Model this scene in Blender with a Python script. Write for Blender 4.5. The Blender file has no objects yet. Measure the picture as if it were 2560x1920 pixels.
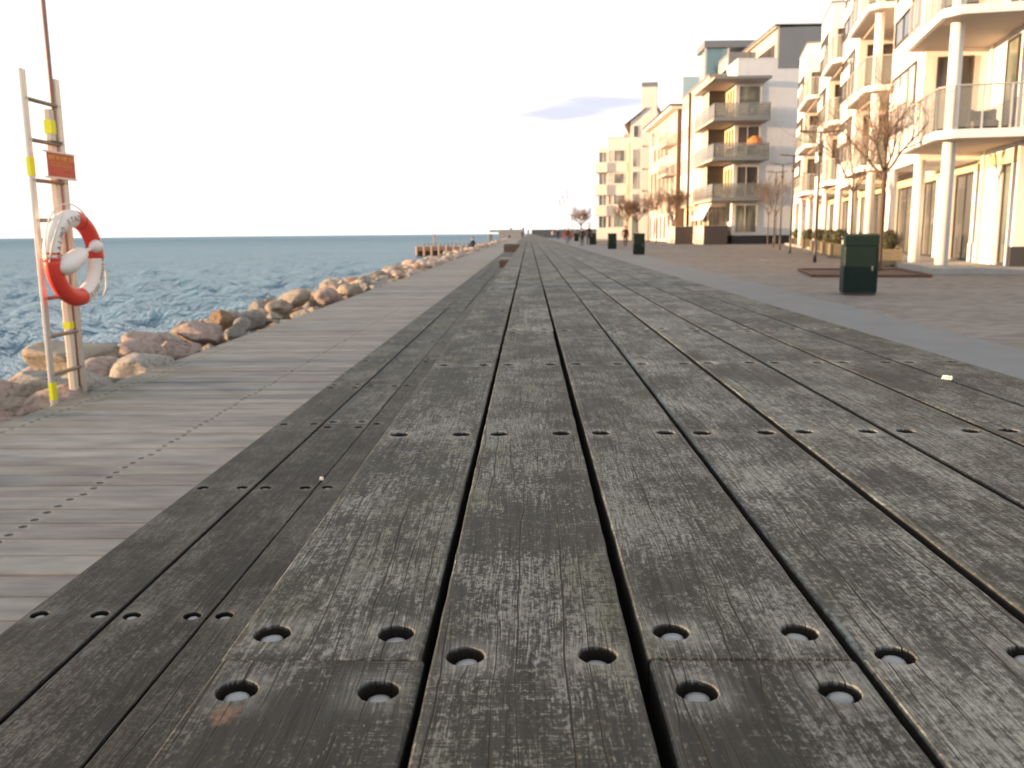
import bpy, bmesh, math, random
import numpy as np
from mathutils import Matrix, Vector, noise as mnoise
S = bpy.context.scene
COL = S.collection
R = math.radians
rnd = random.Random(11)

# ------------------------------------------------------------------ camera, world, sun, exposure
def cam_setup():
    cd = bpy.data.cameras.new('camera'); c = bpy.data.objects.new('camera', cd); COL.objects.link(c)
    M = Matrix.Rotation(R(1.16), 3, 'Z') @ Matrix.Rotation(R(90 - 9.67), 3, 'X') @ Matrix.Rotation(R(-0.54), 3, 'Z')
    c.matrix_world = Matrix.Translation((0, 0, 1.22)) @ M.to_4x4()
    cd.sensor_width = 36; cd.lens = 36 * 2213 / 2560
    cd.clip_start = 0.02; cd.clip_end = 12000
    cd.dof.use_dof = True; cd.dof.focus_distance = 1.15; cd.dof.aperture_fstop = (cd.lens / 1000) / 0.0030
    S.camera = c
cam_setup()
SUN_EL, SUN_AZ = 3.2, -95.0            # azimuth from +Y, clockwise positive: low sun over the sea on the left
def world_setup():
    w = bpy.data.worlds.new('World'); S.world = w; w.use_nodes = True
    nt = w.node_tree; n = nt.nodes; L = nt.links; bg = n['Background']
    sky = n.new('ShaderNodeTexSky'); sky.sky_type = 'NISHITA'; sky.sun_disc = False
    sky.sun_elevation = R(SUN_EL); sky.sun_rotation = R(SUN_AZ); sky.dust_density = 2.0; sky.air_density = 1.0; sky.ozone_density = 1.0
    tc = n.new('ShaderNodeTexCoord')
    sep = n.new('ShaderNodeSeparateXYZ'); L.new(tc.outputs['Generated'], sep.inputs[0])
    # thin bright veil of high cloud, densest low down, thinning to bluer sky overhead
    mp = n.new('ShaderNodeMapping'); mp.inputs['Scale'].default_value = (1.2, 1.2, 4.5); L.new(tc.outputs['Generated'], mp.inputs[0])
    no = n.new('ShaderNodeTexNoise'); no.inputs['Scale'].default_value = 1.6; no.inputs['Detail'].default_value = 6; no.inputs['Roughness'].default_value = .6
    L.new(mp.outputs[0], no.inputs['Vector'])
    ve = n.new('ShaderNodeMapRange'); ve.inputs[1].default_value = .1; ve.inputs[2].default_value = .8; ve.inputs[3].default_value = .97; ve.inputs[4].default_value = .45
    L.new(sep.outputs[2], ve.inputs[0])
    na = n.new('ShaderNodeMapRange'); na.inputs[1].default_value = .3; na.inputs[2].default_value = .7; na.inputs[3].default_value = -.06; na.inputs[4].default_value = .06
    L.new(no.outputs[0], na.inputs[0])
    ad = n.new('ShaderNodeMath'); ad.operation = 'ADD'; ad.use_clamp = True; L.new(ve.outputs[0], ad.inputs[0]); L.new(na.outputs[0], ad.inputs[1])
    mx = n.new('ShaderNodeMix'); mx.data_type = 'RGBA'; L.new(ad.outputs[0], mx.inputs[0]); L.new(sky.outputs[0], mx.inputs[6]); mx.inputs[7].default_value = (2.75, 2.66, 2.60, 1)
    # one darker lilac cloud bank low over the houses, and fainter streaks of the same
    def bank(az, el, wa, we, amp, seed):
        d = Vector((math.sin(R(az)) * math.cos(R(el)), math.cos(R(az)) * math.cos(R(el)), math.sin(R(el))))
        m = n.new('ShaderNodeMapping'); m.vector_type = 'POINT'
        m.inputs['Location'].default_value = (-d.x / wa, -d.y / wa, -d.z / we); m.inputs['Scale'].default_value = (1 / wa, 1 / wa, 1 / we)
        L.new(tc.outputs['Generated'], m.inputs[0])
        nz = n.new('ShaderNodeTexNoise'); nz.inputs['Scale'].default_value = 1.1; nz.inputs['Detail'].default_value = 5; nz.noise_dimensions = '4D'; nz.inputs['W'].default_value = seed
        L.new(m.outputs[0], nz.inputs['Vector'])
        wv = n.new('ShaderNodeVectorMath'); wv.operation = 'ADD'; L.new(m.outputs[0], wv.inputs[0])
        sc = n.new('ShaderNodeVectorMath'); sc.operation = 'MULTIPLY_ADD'; L.new(nz.outputs['Color'], sc.inputs[0]); sc.inputs[1].default_value = (1.1,) * 3; sc.inputs[2].default_value = (-.55,) * 3
        L.new(sc.outputs[0], wv.inputs[1])
        ln = n.new('ShaderNodeVectorMath'); ln.operation = 'LENGTH'; L.new(wv.outputs[0], ln.inputs[0])
        r = n.new('ShaderNodeMapRange'); r.interpolation_type = 'SMOOTHSTEP'; r.inputs[1].default_value = 1.15; r.inputs[2].default_value = .35; r.inputs[3].default_value = 0; r.inputs[4].default_value = amp
        L.new(ln.outputs['Value'], r.inputs[0]); return r.outputs[0]
    out = mx.outputs[2]
    for b in ((2.0, 7.3, .066, .010, 1, 1.0), (4.6, 7.9, .072, .013, 1, 2.0), (4.2, 2.2, .13, .02, .45, 3.0), (5, 4.9, .10, .012, .3, 4.0), (-40, 14, .25, .03, .4, 5.0), (60, 16, .3, .04, .5, 7.0), (140, 14, .35, .04, .5, 9.0)):
        m2 = n.new('ShaderNodeMix'); m2.data_type = 'RGBA'; L.new(bank(*b), m2.inputs[0]); L.new(out, m2.inputs[6]); m2.inputs[7].default_value = (1.56, 1.60, 1.86, 1); out = m2.outputs[2]
    L.new(out, bg.inputs[0]); bg.inputs[1].default_value = 0.14
world_setup()
def sun_setup():
    ld = bpy.data.lights.new('sun', 'SUN'); o = bpy.data.objects.new('sun', ld); COL.objects.link(o)
    ld.energy = 3.5; ld.angle = R(0.5); ld.color = (1, .63, .34)
    d = Vector((math.sin(R(SUN_AZ)) * math.cos(R(SUN_EL)), math.cos(R(SUN_AZ)) * math.cos(R(SUN_EL)), math.sin(R(SUN_EL))))
    o.rotation_euler = d.to_track_quat('Z', 'Y').to_euler(); o.location = (-40, 0, 30)
sun_setup()
vs = S.view_settings; vs.view_transform = 'Standard'; vs.look = 'None'; vs.gamma = 1; vs.use_curve_mapping = False
vs.exposure = 1.92
S.cycles.max_bounces = 6; S.cycles.transparent_max_bounces = 12; S.cycles.use_denoising = True
S.cycles.caustics_reflective = False; S.cycles.caustics_refractive = False

# ------------------------------------------------------------------ mesh helpers
class MB:
    def __init__(s): s.v = []; s.f = []; s.m = []
    def quad(s, pts, mi=0):
        i = len(s.v); s.v += [tuple(p) for p in pts]; s.f.append(tuple(range(i, i + len(pts)))); s.m.append(mi); return s
    def box(s, x0, x1, y0, y1, z0, z1, mi=0):
        i = len(s.v)
        s.v += [(x0, y0, z0), (x1, y0, z0), (x1, y1, z0), (x0, y1, z0), (x0, y0, z1), (x1, y0, z1), (x1, y1, z1), (x0, y1, z1)]
        s.f += [(i, i + 3, i + 2, i + 1), (i + 4, i + 5, i + 6, i + 7), (i, i + 1, i + 5, i + 4), (i + 1, i + 2, i + 6, i + 5), (i + 2, i + 3, i + 7, i + 6), (i + 3, i, i + 4, i + 7)]
        s.m += [mi] * 6; return s
    def cbox(s, x0, x1, y0, y1, z0, z1, c=.01, mi=0):      # box with chamfered vertical and top edges
        def ring(z, k): return [(x0 + k, y0 + c, z), (x0 + c, y0 + k, z), (x1 - c, y0 + k, z), (x1 - k, y0 + c, z), (x1 - k, y1 - c, z), (x1 - c, y1 - k, z), (x0 + c, y1 - k, z), (x0 + k, y1 - c, z)]
        return s.loft([ring(z0, 0), ring(z1 - c, 0), ring(z1, c)], mi=mi)
    def loft(s, rings, mi=0, caps=True, closed=True):
        i = len(s.v); k = len(rings[0])
        for r in rings: s.v += [tuple(p) for p in r]
        for a in range(len(rings) - 1):
            for b in range(k if closed else k - 1):
                c = (b + 1) % k
                s.f.append((i + a * k + b, i + a * k + c, i + (a + 1) * k + c, i + (a + 1) * k + b)); s.m.append(mi)
        if caps:
            s.f.append(tuple(i + b for b in reversed(range(k)))); s.m.append(mi)
            s.f.append(tuple(i + (len(rings) - 1) * k + b for b in range(k))); s.m.append(mi)
        return s
    def tube(s, pts, rad, seg=8, mi=0, caps=True):
        pts = [Vector(p) for p in pts]; rings = []
        rad = rad if isinstance(rad, (list, tuple)) else [rad] * len(pts)
        up = None
        for j, p in enumerate(pts):
            t = (pts[min(j + 1, len(pts) - 1)] - pts[max(j - 1, 0)]).normalized()
            if up is None: up = Vector((0, 0, 1)) if abs(t.z) < .9 else Vector((1, 0, 0))
            a = t.cross(up).normalized(); b = a.cross(t).normalized(); up = b
            rings.append([p + (a * math.cos(2 * math.pi * k / seg) + b * math.sin(2 * math.pi * k / seg)) * rad[j] for k in range(seg)])
        return s.loft(rings, mi, caps)
    def prism(s, poly, z0, z1, mi=0):
        return s.loft([[(x, y, z0) for x, y in poly], [(x, y, z1) for x, y in poly]], mi)
    def mesh(s, name, mats, smooth=False):
        me = bpy.data.meshes.new(name); me.from_pydata(s.v, [], s.f)
        if not isinstance(mats, (list, tuple)): mats = [mats]
        for m in mats: me.materials.append(m)
        if len(mats) > 1: me.polygons.foreach_set('material_index', s.m)
        if smooth: me.polygons.foreach_set('use_smooth', [True] * len(me.polygons))
        me.update(); return me
    def build(s, name, mats, parent=None, smooth=False, fix=True):
        me = s.mesh(name, mats, smooth)
        if fix:
            b = bmesh.new(); b.from_mesh(me); bmesh.ops.recalc_face_normals(b, faces=b.faces); b.to_mesh(me); b.free()
        return link(name, me, parent)
def link(name, me, parent=None):
    o = bpy.data.objects.new(name, me); COL.objects.link(o)
    if parent: o.parent = parent
    return o
def tag(o, label, cat, group=None, kind=None):
    o['label'] = label; o['category'] = cat
    if group: o['group'] = group
    if kind: o['kind'] = kind
    return o
def empty(name, loc=(0, 0, 0), rz=0):
    o = bpy.data.objects.new(name, None); COL.objects.link(o); o.location = loc; o.rotation_euler = (0, 0, rz); o.empty_display_size = .2; return o
def copy_tree(o, parent=None):
    c = o.copy(); COL.objects.link(c); c.parent = parent
    for ch in list(o.children): copy_tree(ch, c)
    return c

# ------------------------------------------------------------------ material helpers
class NG:
    def __init__(s, name):
        s.mat = bpy.data.materials.new(name); s.mat.use_nodes = True; s.nt = s.mat.node_tree; s.n = s.nt.nodes; s.L = s.nt.links
        s.b = s.n['Principled BSDF']
    def put(s, sock, val):
        if hasattr(val, 'is_linked') or hasattr(val, 'links'): s.L.new(val, sock)
        elif isinstance(val, (tuple, list)) and len(val) == 3 and sock.type == 'RGBA': sock.default_value = (*val, 1)
        else: sock.default_value = val
    def obj(s): return s.n.new('ShaderNodeTexCoord').outputs['Object']
    def pos(s): return s.n.new('ShaderNodeNewGeometry').outputs['Position']
    def sep(s, v):
        x = s.n.new('ShaderNodeSeparateXYZ'); s.put(x.inputs[0], v); return x.outputs
    def vm(s, op, a, b=None, c=None):
        x = s.n.new('ShaderNodeVectorMath'); x.operation = op; s.put(x.inputs[0], a)
        if b is not None: s.put(x.inputs[1], b)
        if c is not None: s.put(x.inputs[2], c)
        return x.outputs[0]
    def m(s, op, a, b=None, clamp=False):
        x = s.n.new('ShaderNodeMath'); x.operation = op; x.use_clamp = clamp; s.put(x.inputs[0], a)
        if b is not None: s.put(x.inputs[1], b)
        return x.outputs[0]
    def mr(s, v, a, b, c=0., d=1., smooth=False):
        x = s.n.new('ShaderNodeMapRange'); x.interpolation_type = 'SMOOTHSTEP' if smooth else 'LINEAR'
        s.put(x.inputs[0], v); s.put(x.inputs[1], a); s.put(x.inputs[2], b); s.put(x.inputs[3], c); s.put(x.inputs[4], d); return x.outputs[0]
    def noise(s, v, scale=1, detail=4, rough=.5, dist=0, color=False):
        x = s.n.new('ShaderNodeTexNoise'); s.put(x.inputs['Vector'], v); x.inputs['Scale'].default_value = scale; x.inputs['Detail'].default_value = detail
        x.inputs['Roughness'].default_value = rough; x.inputs['Distortion'].default_value = dist; return x.outputs['Color' if color else 'Fac']
    def vor(s, v, scale=1, feature='F1', out='Distance', rand=1):
        x = s.n.new('ShaderNodeTexVoronoi'); x.feature = feature; s.put(x.inputs['Vector'], v); x.inputs['Scale'].default_value = scale; x.inputs['Randomness'].default_value = rand; return x.outputs[out]
    def mix(s, f, a, b, mode='MIX'):
        x = s.n.new('ShaderNodeMix'); x.data_type = 'RGBA'; x.blend_type = mode; s.put(x.inputs[0], f); s.put(x.inputs[6], a); s.put(x.inputs[7], b); return x.outputs[2]
    def bump(s, h, dist=.01, strength=1, normal=None):
        x = s.n.new('ShaderNodeBump'); s.put(x.inputs['Height'], h); x.inputs['Distance'].default_value = dist; x.inputs['Strength'].default_value = strength
        if normal is not None: s.L.new(normal, x.inputs['Normal'])
        return x.outputs[0]
    def out(s, color, rough=.6, normal=None, metal=0, spec=.5):
        s.put(s.b.inputs['Base Color'], color); s.put(s.b.inputs['Roughness'], rough); s.put(s.b.inputs['Metallic'], metal); s.put(s.b.inputs['Specular IOR Level'], spec)
        if normal is not None: s.L.new(normal, s.b.inputs['Normal'])
        return s.mat
def surf(name, col, rough=.6, var=.15, scale=3, bump=0, bscale=60, metal=0, spec=.5, world=False, streak=0):
    g = NG(name); p = g.pos() if world else g.obj()
    n1 = g.noise(p, scale, 5, .6); n2 = g.noise(p, scale * 9, 4, .6)
    f = g.m('ADD', g.m('MULTIPLY', n1, .65), g.m('MULTIPLY', n2, .35))
    k = g.mr(f, .3, .7, 1 - var, 1 + var)
    c = g.vm('SCALE', (col[0], col[1], col[2])); nd = c.node; g.put(nd.inputs['Scale'], k)
    if streak:
        st = g.noise(g.vm('MULTIPLY', p, (5., 5., .35)), 1, 5, .65)
        c = g.mix(g.mr(st, .5, .75, 0, streak), c, tuple(x * .55 for x in col))
    nm = g.bump(g.noise(p, bscale, 5, .6), bump) if bump else None
    rr = g.mr(n2, .3, .7, max(.03, rough - .08), min(1, rough + .08))
    return g.out(c, rr, nm, metal, spec)

# ------------------------------------------------------------------ weathered timber
def wood_mat():
    g = NG('weathered_timber')
    co = g.obj(); oi = g.n.new('ShaderNodeObjectInfo'); r = oi.outputs['Random']
    oc = g.sep(oi.outputs['Color'])              # x: tone, y: saw marks, z: blotch contrast
    off = g.n.new('ShaderNodeCombineXYZ'); g.put(off.inputs[0], g.m('MULTIPLY', r, 13.7)); g.put(off.inputs[1], g.m('MULTIPLY', r, 71.3)); g.put(off.inputs[2], g.m('MULTIPLY', r, 5.1))
    p = g.vm('ADD', co, off.outputs[0])
    w = g.noise(g.vm('MULTIPLY', p, (4., 1.1, 1.)), 1, 2, .5, color=True)
    w2 = g.noise(g.vm('MULTIPLY', p, (16., 7., 1.)), 1, 2, .5, color=True)
    p2 = g.vm('ADD', p, g.vm('MULTIPLY_ADD', w, (.036, 0., 0.), (-.018, 0., 0.)))
    p2 = g.vm('ADD', p2, g.vm('MULTIPLY_ADD', w2, (.010, 0., 0.), (-.005, 0., 0.)))
    fib = g.noise(g.vm('MULTIPLY', p2, (420., 16., 1.)), 1, 4, .65)
    fib2 = g.noise(g.vm('MULTIPLY', p2, (120., 5., 1.)), 1, 6, .7)
    patch = g.noise(g.vm('MULTIPLY', p, (16., 12., 1.)), 1, 8, .74)
    broad = g.noise(g.vm('MULTIPLY', p, (4.5, 2.8, 1.)), 1, 3, .5)
    speck = g.noise(g.vm('MULTIPLY', p, (150., 100., 1.)), 1, 6, .8)
    saw = g.noise(g.vm('MULTIPLY', p, (22., 330., 1.)), 1, 5, .65)
    sawm = g.m('MULTIPLY', oc[1], g.mr(g.noise(g.vm('MULTIPLY', p, (6., 3., 1.)), 1, 3, .5), .40, .60, smooth=True))
    def d(x, k): return g.m('MULTIPLY', g.m('SUBTRACT', x, .5), k)
    f = g.m('ADD', d(patch, .46), d(speck, .62)); f = g.m('ADD', f, d(fib, .28)); f = g.m('ADD', f, d(fib2, .20))
    f = g.m('ADD', f, g.m('MULTIPLY', d(saw, .55), sawm)); f = g.m('ADD', g.m('ADD', f, d(broad, .40)), -.026)
    con = g.m('MULTIPLY', oc[2], .066)
    light = g.mr(f, g.m('MULTIPLY', con, -1.), con, smooth=True)
    worn = g.mix(g.mr(g.m('ADD', g.m('MULTIPLY', fib, .5), g.m('MULTIPLY', speck, .5)), .40, .60), (.085, .087, .083), (.270, .274, .262))
    dark = g.mix(g.mr(fib2, .35, .65), (.013, .0138, .0128), (.042, .0435, .041))
    dark = g.mix(g.mr(g.noise(g.vm('MULTIPLY', p, (6., 3., 1.)), 1, 4, .6), .5, .66, 0, .5), dark, (.030, .034, .020))
    worn = g.mix(g.m('MULTIPLY', oi.outputs['Alpha'], g.mr(g.noise(g.vm('MULTIPLY', p, (8., 3.5, 1.)), 1, 4, .6), .46, .64, 0, .8)), worn, (.085, .098, .048))
    col = g.mix(light, dark, worn)
    kv = g.n.new('ShaderNodeTexVoronoi'); g.put(kv.inputs['Vector'], g.vm('MULTIPLY', p2, (1., .55, 1.))); kv.inputs['Scale'].default_value = 5.0
    kn = g.mr(kv.outputs['Distance'], .075, .02, smooth=True); ring = g.m('SINE', g.m('MULTIPLY', kv.outputs['Distance'], 260.))
    col = g.mix(g.m('MULTIPLY', kn, g.mr(ring, -1, 1, .45, .9)), col, (.020, .018, .016))
    # lichen spots
    lv = g.vor(g.vm('ADD', p, g.vm('MULTIPLY_ADD', g.noise(p, 60, 3, .6, color=True), (.02, .02, 0.), (0., 0., 0.))), 55); lm = g.mr(g.noise(p, 7, 3), .50, .62)
    lich = g.m('MULTIPLY', g.mr(lv, .30, .16, smooth=True), g.m('MULTIPLY', lm, g.mr(speck, .42, .56)))
    col = g.mix(g.m('MULTIPLY', lich, .6), col, (.19, .187, .172))
    # drying cracks along the grain
    px = g.sep(p2)[0]
    def lines(freq, warp, sc, wid, mask_sc, lo, hi, amp):
        u = g.m('ADD', g.m('MULTIPLY', px, freq), g.m('MULTIPLY', g.noise(g.vm('MULTIPLY', p, sc), 1, 3, .55), warp))
        t = g.m('ABSOLUTE', g.m('SUBTRACT', g.m('FRACT', u), .5))
        mk = g.noise(g.vm('MULTIPLY', p, mask_sc), 1, 2, .5)
        wv = g.m('MULTIPLY', wid * freq, g.mr(mk, lo, hi, .2, 1.))
        return g.m('MULTIPLY', g.mr(t, wv, g.m('MULTIPLY', wv, .35), smooth=True), g.mr(mk, lo, g.m('ADD', lo, .03), 0, amp))
    k1 = lines(38., 3.2, (3.0, .5, 1.), .0014, (30., 1.6, 1.), .47, .62, 1.)
    k2 = lines(75., 5.5, (7., 1.6, 1.), .0006, (60., 9., 1.), .49, .60, .9)
    crack = g.m('MAXIMUM', k1, k2)
    xs = g.sep(co); ax = g.m('ABSOLUTE', xs[0])
    edge = g.mr(g.m('ADD', ax, g.m('MULTIPLY', g.m('SUBTRACT', fib2, .5), .03)), .084, .0975, smooth=True)
    halo_n = g.n.new('ShaderNodeAttribute'); halo_n.attribute_name = 'halo'
    halo = g.m('MULTIPLY', g.m('POWER', halo_n.outputs['Fac'], 1.5), g.mr(g.m('ADD', g.m('MULTIPLY', patch, .5), g.m('MULTIPLY', fib, .5)), .40, .58, .1, 1))
    col = g.mix(g.m('MULTIPLY', edge, .22), col, (.12, .116, .105))
    col = g.mix(g.m('MULTIPLY', halo, .8), col, (.27, .268, .255))
    col = g.mix(g.m('MULTIPLY', crack, .92), col, (.007, .006, .005))
    # rusty stain with a white fleck below one bolt hole
    wp = g.pos(); dv = g.vm('MULTIPLY', g.vm('SUBTRACT', wp, (-.268, .706, .81)), (60., 42., 0.))
    dv = g.vm('ADD', dv, g.vm('MULTIPLY_ADD', g.noise(wp, 90, 4, .6, color=True), (1.6, 1.6, 0.), (-.8, -.8, 0.)))
    ln = g.n.new('ShaderNodeVectorMath'); ln.operation = 'LENGTH'; g.put(ln.inputs[0], dv)
    st = g.m('MULTIPLY', g.mr(ln.outputs['Value'], 1., .45, smooth=True), g.mr(speck, .35, .55))
    col = g.mix(g.m('MULTIPLY', st, .85), col, (.27, .155, .105))
    # shade inside holes and gaps, painted in below the top face
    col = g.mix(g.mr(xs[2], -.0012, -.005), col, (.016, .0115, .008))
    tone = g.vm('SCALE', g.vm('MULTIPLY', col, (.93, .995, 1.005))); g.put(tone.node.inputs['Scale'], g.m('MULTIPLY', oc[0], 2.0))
    h = g.m('ADD', g.m('MULTIPLY', fib, .34), g.m('MULTIPLY', fib2, .30)); h = g.m('ADD', h, g.m('MULTIPLY', speck, .40))
    h = g.m('ADD', h, g.m('MULTIPLY', g.m('MULTIPLY', saw, sawm), .6)); h = g.m('SUBTRACT', h, g.m('MULTIPLY', crack, 1.3)); h = g.m('ADD', h, g.m('MULTIPLY', light, .15))
    return g.out(tone, g.mr(light, 0, 1, .70, .80), g.bump(h, .0019, 1.0), spec=.30)
M = {}
M['wood'] = wood_mat()
def deckwood_mat():
    g = NG('boardwalk_timber')
    co = g.obj(); oi = g.n.new('ShaderNodeObjectInfo'); r = oi.outputs['Random']
    off = g.n.new('ShaderNodeCombineXYZ'); g.put(off.inputs[0], g.m('MULTIPLY', r, 23.7)); g.put(off.inputs[1], g.m('MULTIPLY', r, 71.3))
    p = g.vm('ADD', co, off.outputs[0])
    fib = g.noise(g.vm('MULTIPLY', p, (160., 3.5, 1.)), 1, 5, .6); pat = g.noise(g.vm('MULTIPLY', p, (9., 2., 1.)), 1, 5, .6)
    f = g.m('ADD', g.m('MULTIPLY', fib, .14), g.m('MULTIPLY', pat, .86))
    c = g.mix(g.mr(f, .34, .66), (.142, .1425, .140), (.27, .2705, .263))
    k = g.mr(r, 0, 1, .80, 1.14); c2 = g.vm('SCALE', c); g.put(c2.node.inputs['Scale'], k)
    # green algae where the boards stay damp beside the rocks
    wp = g.pos(); ws = g.sep(wp)
    am = g.m('MULTIPLY', g.mr(ws[0], -2.9, -3.35, smooth=True), g.mr(g.m('ABSOLUTE', g.m('SUBTRACT', ws[1], 7.0)), 2.2, .2, smooth=True))
    am = g.m('MULTIPLY', am, g.mr(g.noise(wp, 7, 4), .35, .6))
    c3 = g.mix(g.m('MULTIPLY', am, .8), c2, (.075, .085, .030))
    gm = g.mr(ws[0], -3.1, -3.4, 0, .55, smooth=True)
    c3 = g.mix(g.m('MULTIPLY', gm, g.mr(pat, .35, .6)), c3, (.20, .205, .185))
    halo_n = g.n.new('ShaderNodeAttribute'); halo_n.attribute_name = 'halo'
    c3 = g.mix(g.m('MULTIPLY', halo_n.outputs['Fac'], .35), c3, (.28, .27, .26))
    return g.out(c3, .78, g.bump(fib, .0015), spec=.35)
M['deck'] = deckwood_mat()
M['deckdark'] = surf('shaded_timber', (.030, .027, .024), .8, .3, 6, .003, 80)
M['stepwood'] = surf('step_timber', (.095, .072, .058), .85, .25, 8, .003, 60)
M['zinc'] = surf('zinc', (.27, .28, .29), .5, .2, 60, metal=.5)
M['white'] = surf('white_render', (.84, .83, .80), .8, .06, .6, .002, 30, streak=.18)
M['whiteb'] = surf('white_render_cool', (.74, .73, .725), .8, .08, .5, .002, 30, streak=.22)
M['cream'] = surf('cream_render', (.80, .745, .67), .8, .06, .5, .002, 30, streak=.10)
M['yellow'] = surf('sun_tinted_render', (.76, .63, .40), .8, .05, .6, .002, 30)  # warm sun and bounce glow painted into white render
M['soffit'] = surf('soffit_concrete', (.41, .35, .305), .8, .08, .8)
M['frame'] = surf('dark_window_frame', (.045, .035, .030), .5, .15, 4)
M['alu'] = surf('aluminium', (.62, .60, .56), .38, .08, 6, metal=.5)
M['plinth'] = surf('dark_plinth', (.040, .038, .040), .6, .2, 2)
M['conc'] = surf('concrete', (.33, .325, .315), .85, .14, 2.5, .004, 40, streak=.3)
M['greymetal'] = surf('grey_roof_metal', (.20, .215, .225), .5, .06, .8)
M['brownpanel'] = surf('brown_panel', (.56, .47, .41), .8, .08, .7, streak=.08)
M['brownbrick'] = surf('brown_brick', (.15, .105, .08), .85, .2, 3)
M['steel'] = surf('galvanised_steel', (.30, .30, .30), .5, .1, 6, metal=.4)
M['binG'] = surf('dark_green_lacquer', (.005, .0165, .0130), .6, .2, 4, .001, 50, spec=.25)
M['lamp'] = surf('lamp_post_paint', (.075, .068, .062), .5, .1, 6)
M['bark'] = surf('bark', (.105, .072, .052), .9, .3, 14, .01, 60)
M['twig'] = surf('twig_bark', (.19, .135, .10), .9, .25, 12)
M['planter'] = surf('planter_wood', (.19, .165, .115), .8, .2, 6, .003, 50, streak=.25)
M['box'] = surf('boxwood_leaf', (.050, .052, .018), .6, .45, 20)
M['corten'] = surf('rusty_steel', (.12, .055, .035), .8, .25, 5)
M['red'] = surf('red_plastic', (.62, .045, .028), .45, .08, 8)
M['whitep'] = surf('white_plastic', (.74, .70, .67), .5, .05, 8)
M['rope'] = surf('pale_rope', (.72, .68, .60), .8, .1, 90)
M['ink'] = surf('black_print', (.035, .03, .03), .6, .1, 40)
M['signred'] = surf('red_sign', (.50, .055, .030), .45, .06, 10)
M['signyel'] = surf('yellow_print', (.80, .42, .06), .5, .08, 20)
M['signor'] = surf('orange_print', (.62, .15, .06), .5, .08, 20)
M['tape'] = surf('yellow_reflective_tape', (.78, .78, .02), .4, .05, 10)
M['hook'] = surf('brown_pole_paint', (.30, .165, .14), .5, .12, 10)
M['postm'] = surf('post_paint', (.66, .57, .46), .45, .08, 6)
M['rung'] = surf('rung_bronze', (.26, .19, .12), .5, .2, 10)
M['pier'] = surf('pier_timber', (.42, .275, .20), .85, .2, 3, streak=.3)
M['awning'] = surf('white_awning_cloth', (.78, .74, .68), .8, .03, 3)
M['orange'] = surf('orange_cloth', (.55, .21, .06), .7, .12, 4)
M['paper'] = surf('white_paper', (.78, .77, .74), .7, .05, 30)
M['skin'] = surf('skin', (.50, .31, .23), .55, .06, 12)
M['hair'] = surf('dark_hair', (.03, .022, .016), .6, .2, 60)
M['black'] = surf('black_cloth', (.014, .014, .017), .85, .2, 8)
M['navy'] = surf('navy_cloth', (.020, .024, .04), .85, .2, 8)
M['maroon'] = surf('dark_maroon_cloth', (.055, .016, .018), .85, .2, 8)
M['denim'] = surf('blue_denim', (.10, .16, .26), .85, .2, 12)
M['redc'] = surf('red_cloth', (.50, .07, .05), .8, .1, 8)
M['pinkc'] = surf('pale_pink_cloth', (.55, .36, .32), .8, .1, 8)
M['brownc'] = surf('brown_cloth', (.13, .075, .045), .85, .15, 8)
M['greyp'] = surf('grey_panel', (.16, .155, .155), .7, .1, 2)
M['terr'] = surf('dark_terrace_board', (.060, .052, .050), .75, .18, 2)
def glass_mat(name, tint, refl=.5, rough=.04):       # window pane in front of a dim room
    g = NG(name); p = g.pos()
    n1 = g.noise(g.vm('MULTIPLY', p, (.9, .9, .35)), 1, 3, .5)
    c = g.mix(g.mr(n1, .4, .62), tuple(x * .5 for x in tint), tuple(min(1, x * 1.5) for x in tint))
    g.b.inputs['Coat Weight'].default_value = refl; g.b.inputs['Coat Roughness'].default_value = .03
    return g.out(c, .25, g.bump(g.noise(p, 1.3, 2), .004), spec=.6)
M['glass'] = glass_mat('window_glass', (.10, .10, .085))
M['glassg'] = glass_mat('green_window_glass', (.15, .175, .145), .6)
M['glassd'] = glass_mat('dark_window_glass', (.055, .045, .04), .5)
M['glassw'] = glass_mat('curtained_window_glass', (.42, .41, .38), .5)
M['glasst'] = glass_mat('pale_tower_glass', (.24, .235, .21), .5)
M['glassb'] = glass_mat('blue_glass', (.12, .30, .34), .7)
def clear_mat(name, col, alpha):
    g = NG(name); g.b.inputs['Alpha'].default_value = alpha; m = g.out(col, .08, None, 0, .6); return m
M['bal'] = clear_mat('balustrade_glass', (.42, .44, .41), .19)
M['balg'] = clear_mat('smoky_balustrade_glass', (.26, .28, .26), .50)
M['lantern'] = clear_mat('pale_lantern_glass', (.40, .58, .60), .55)

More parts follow.
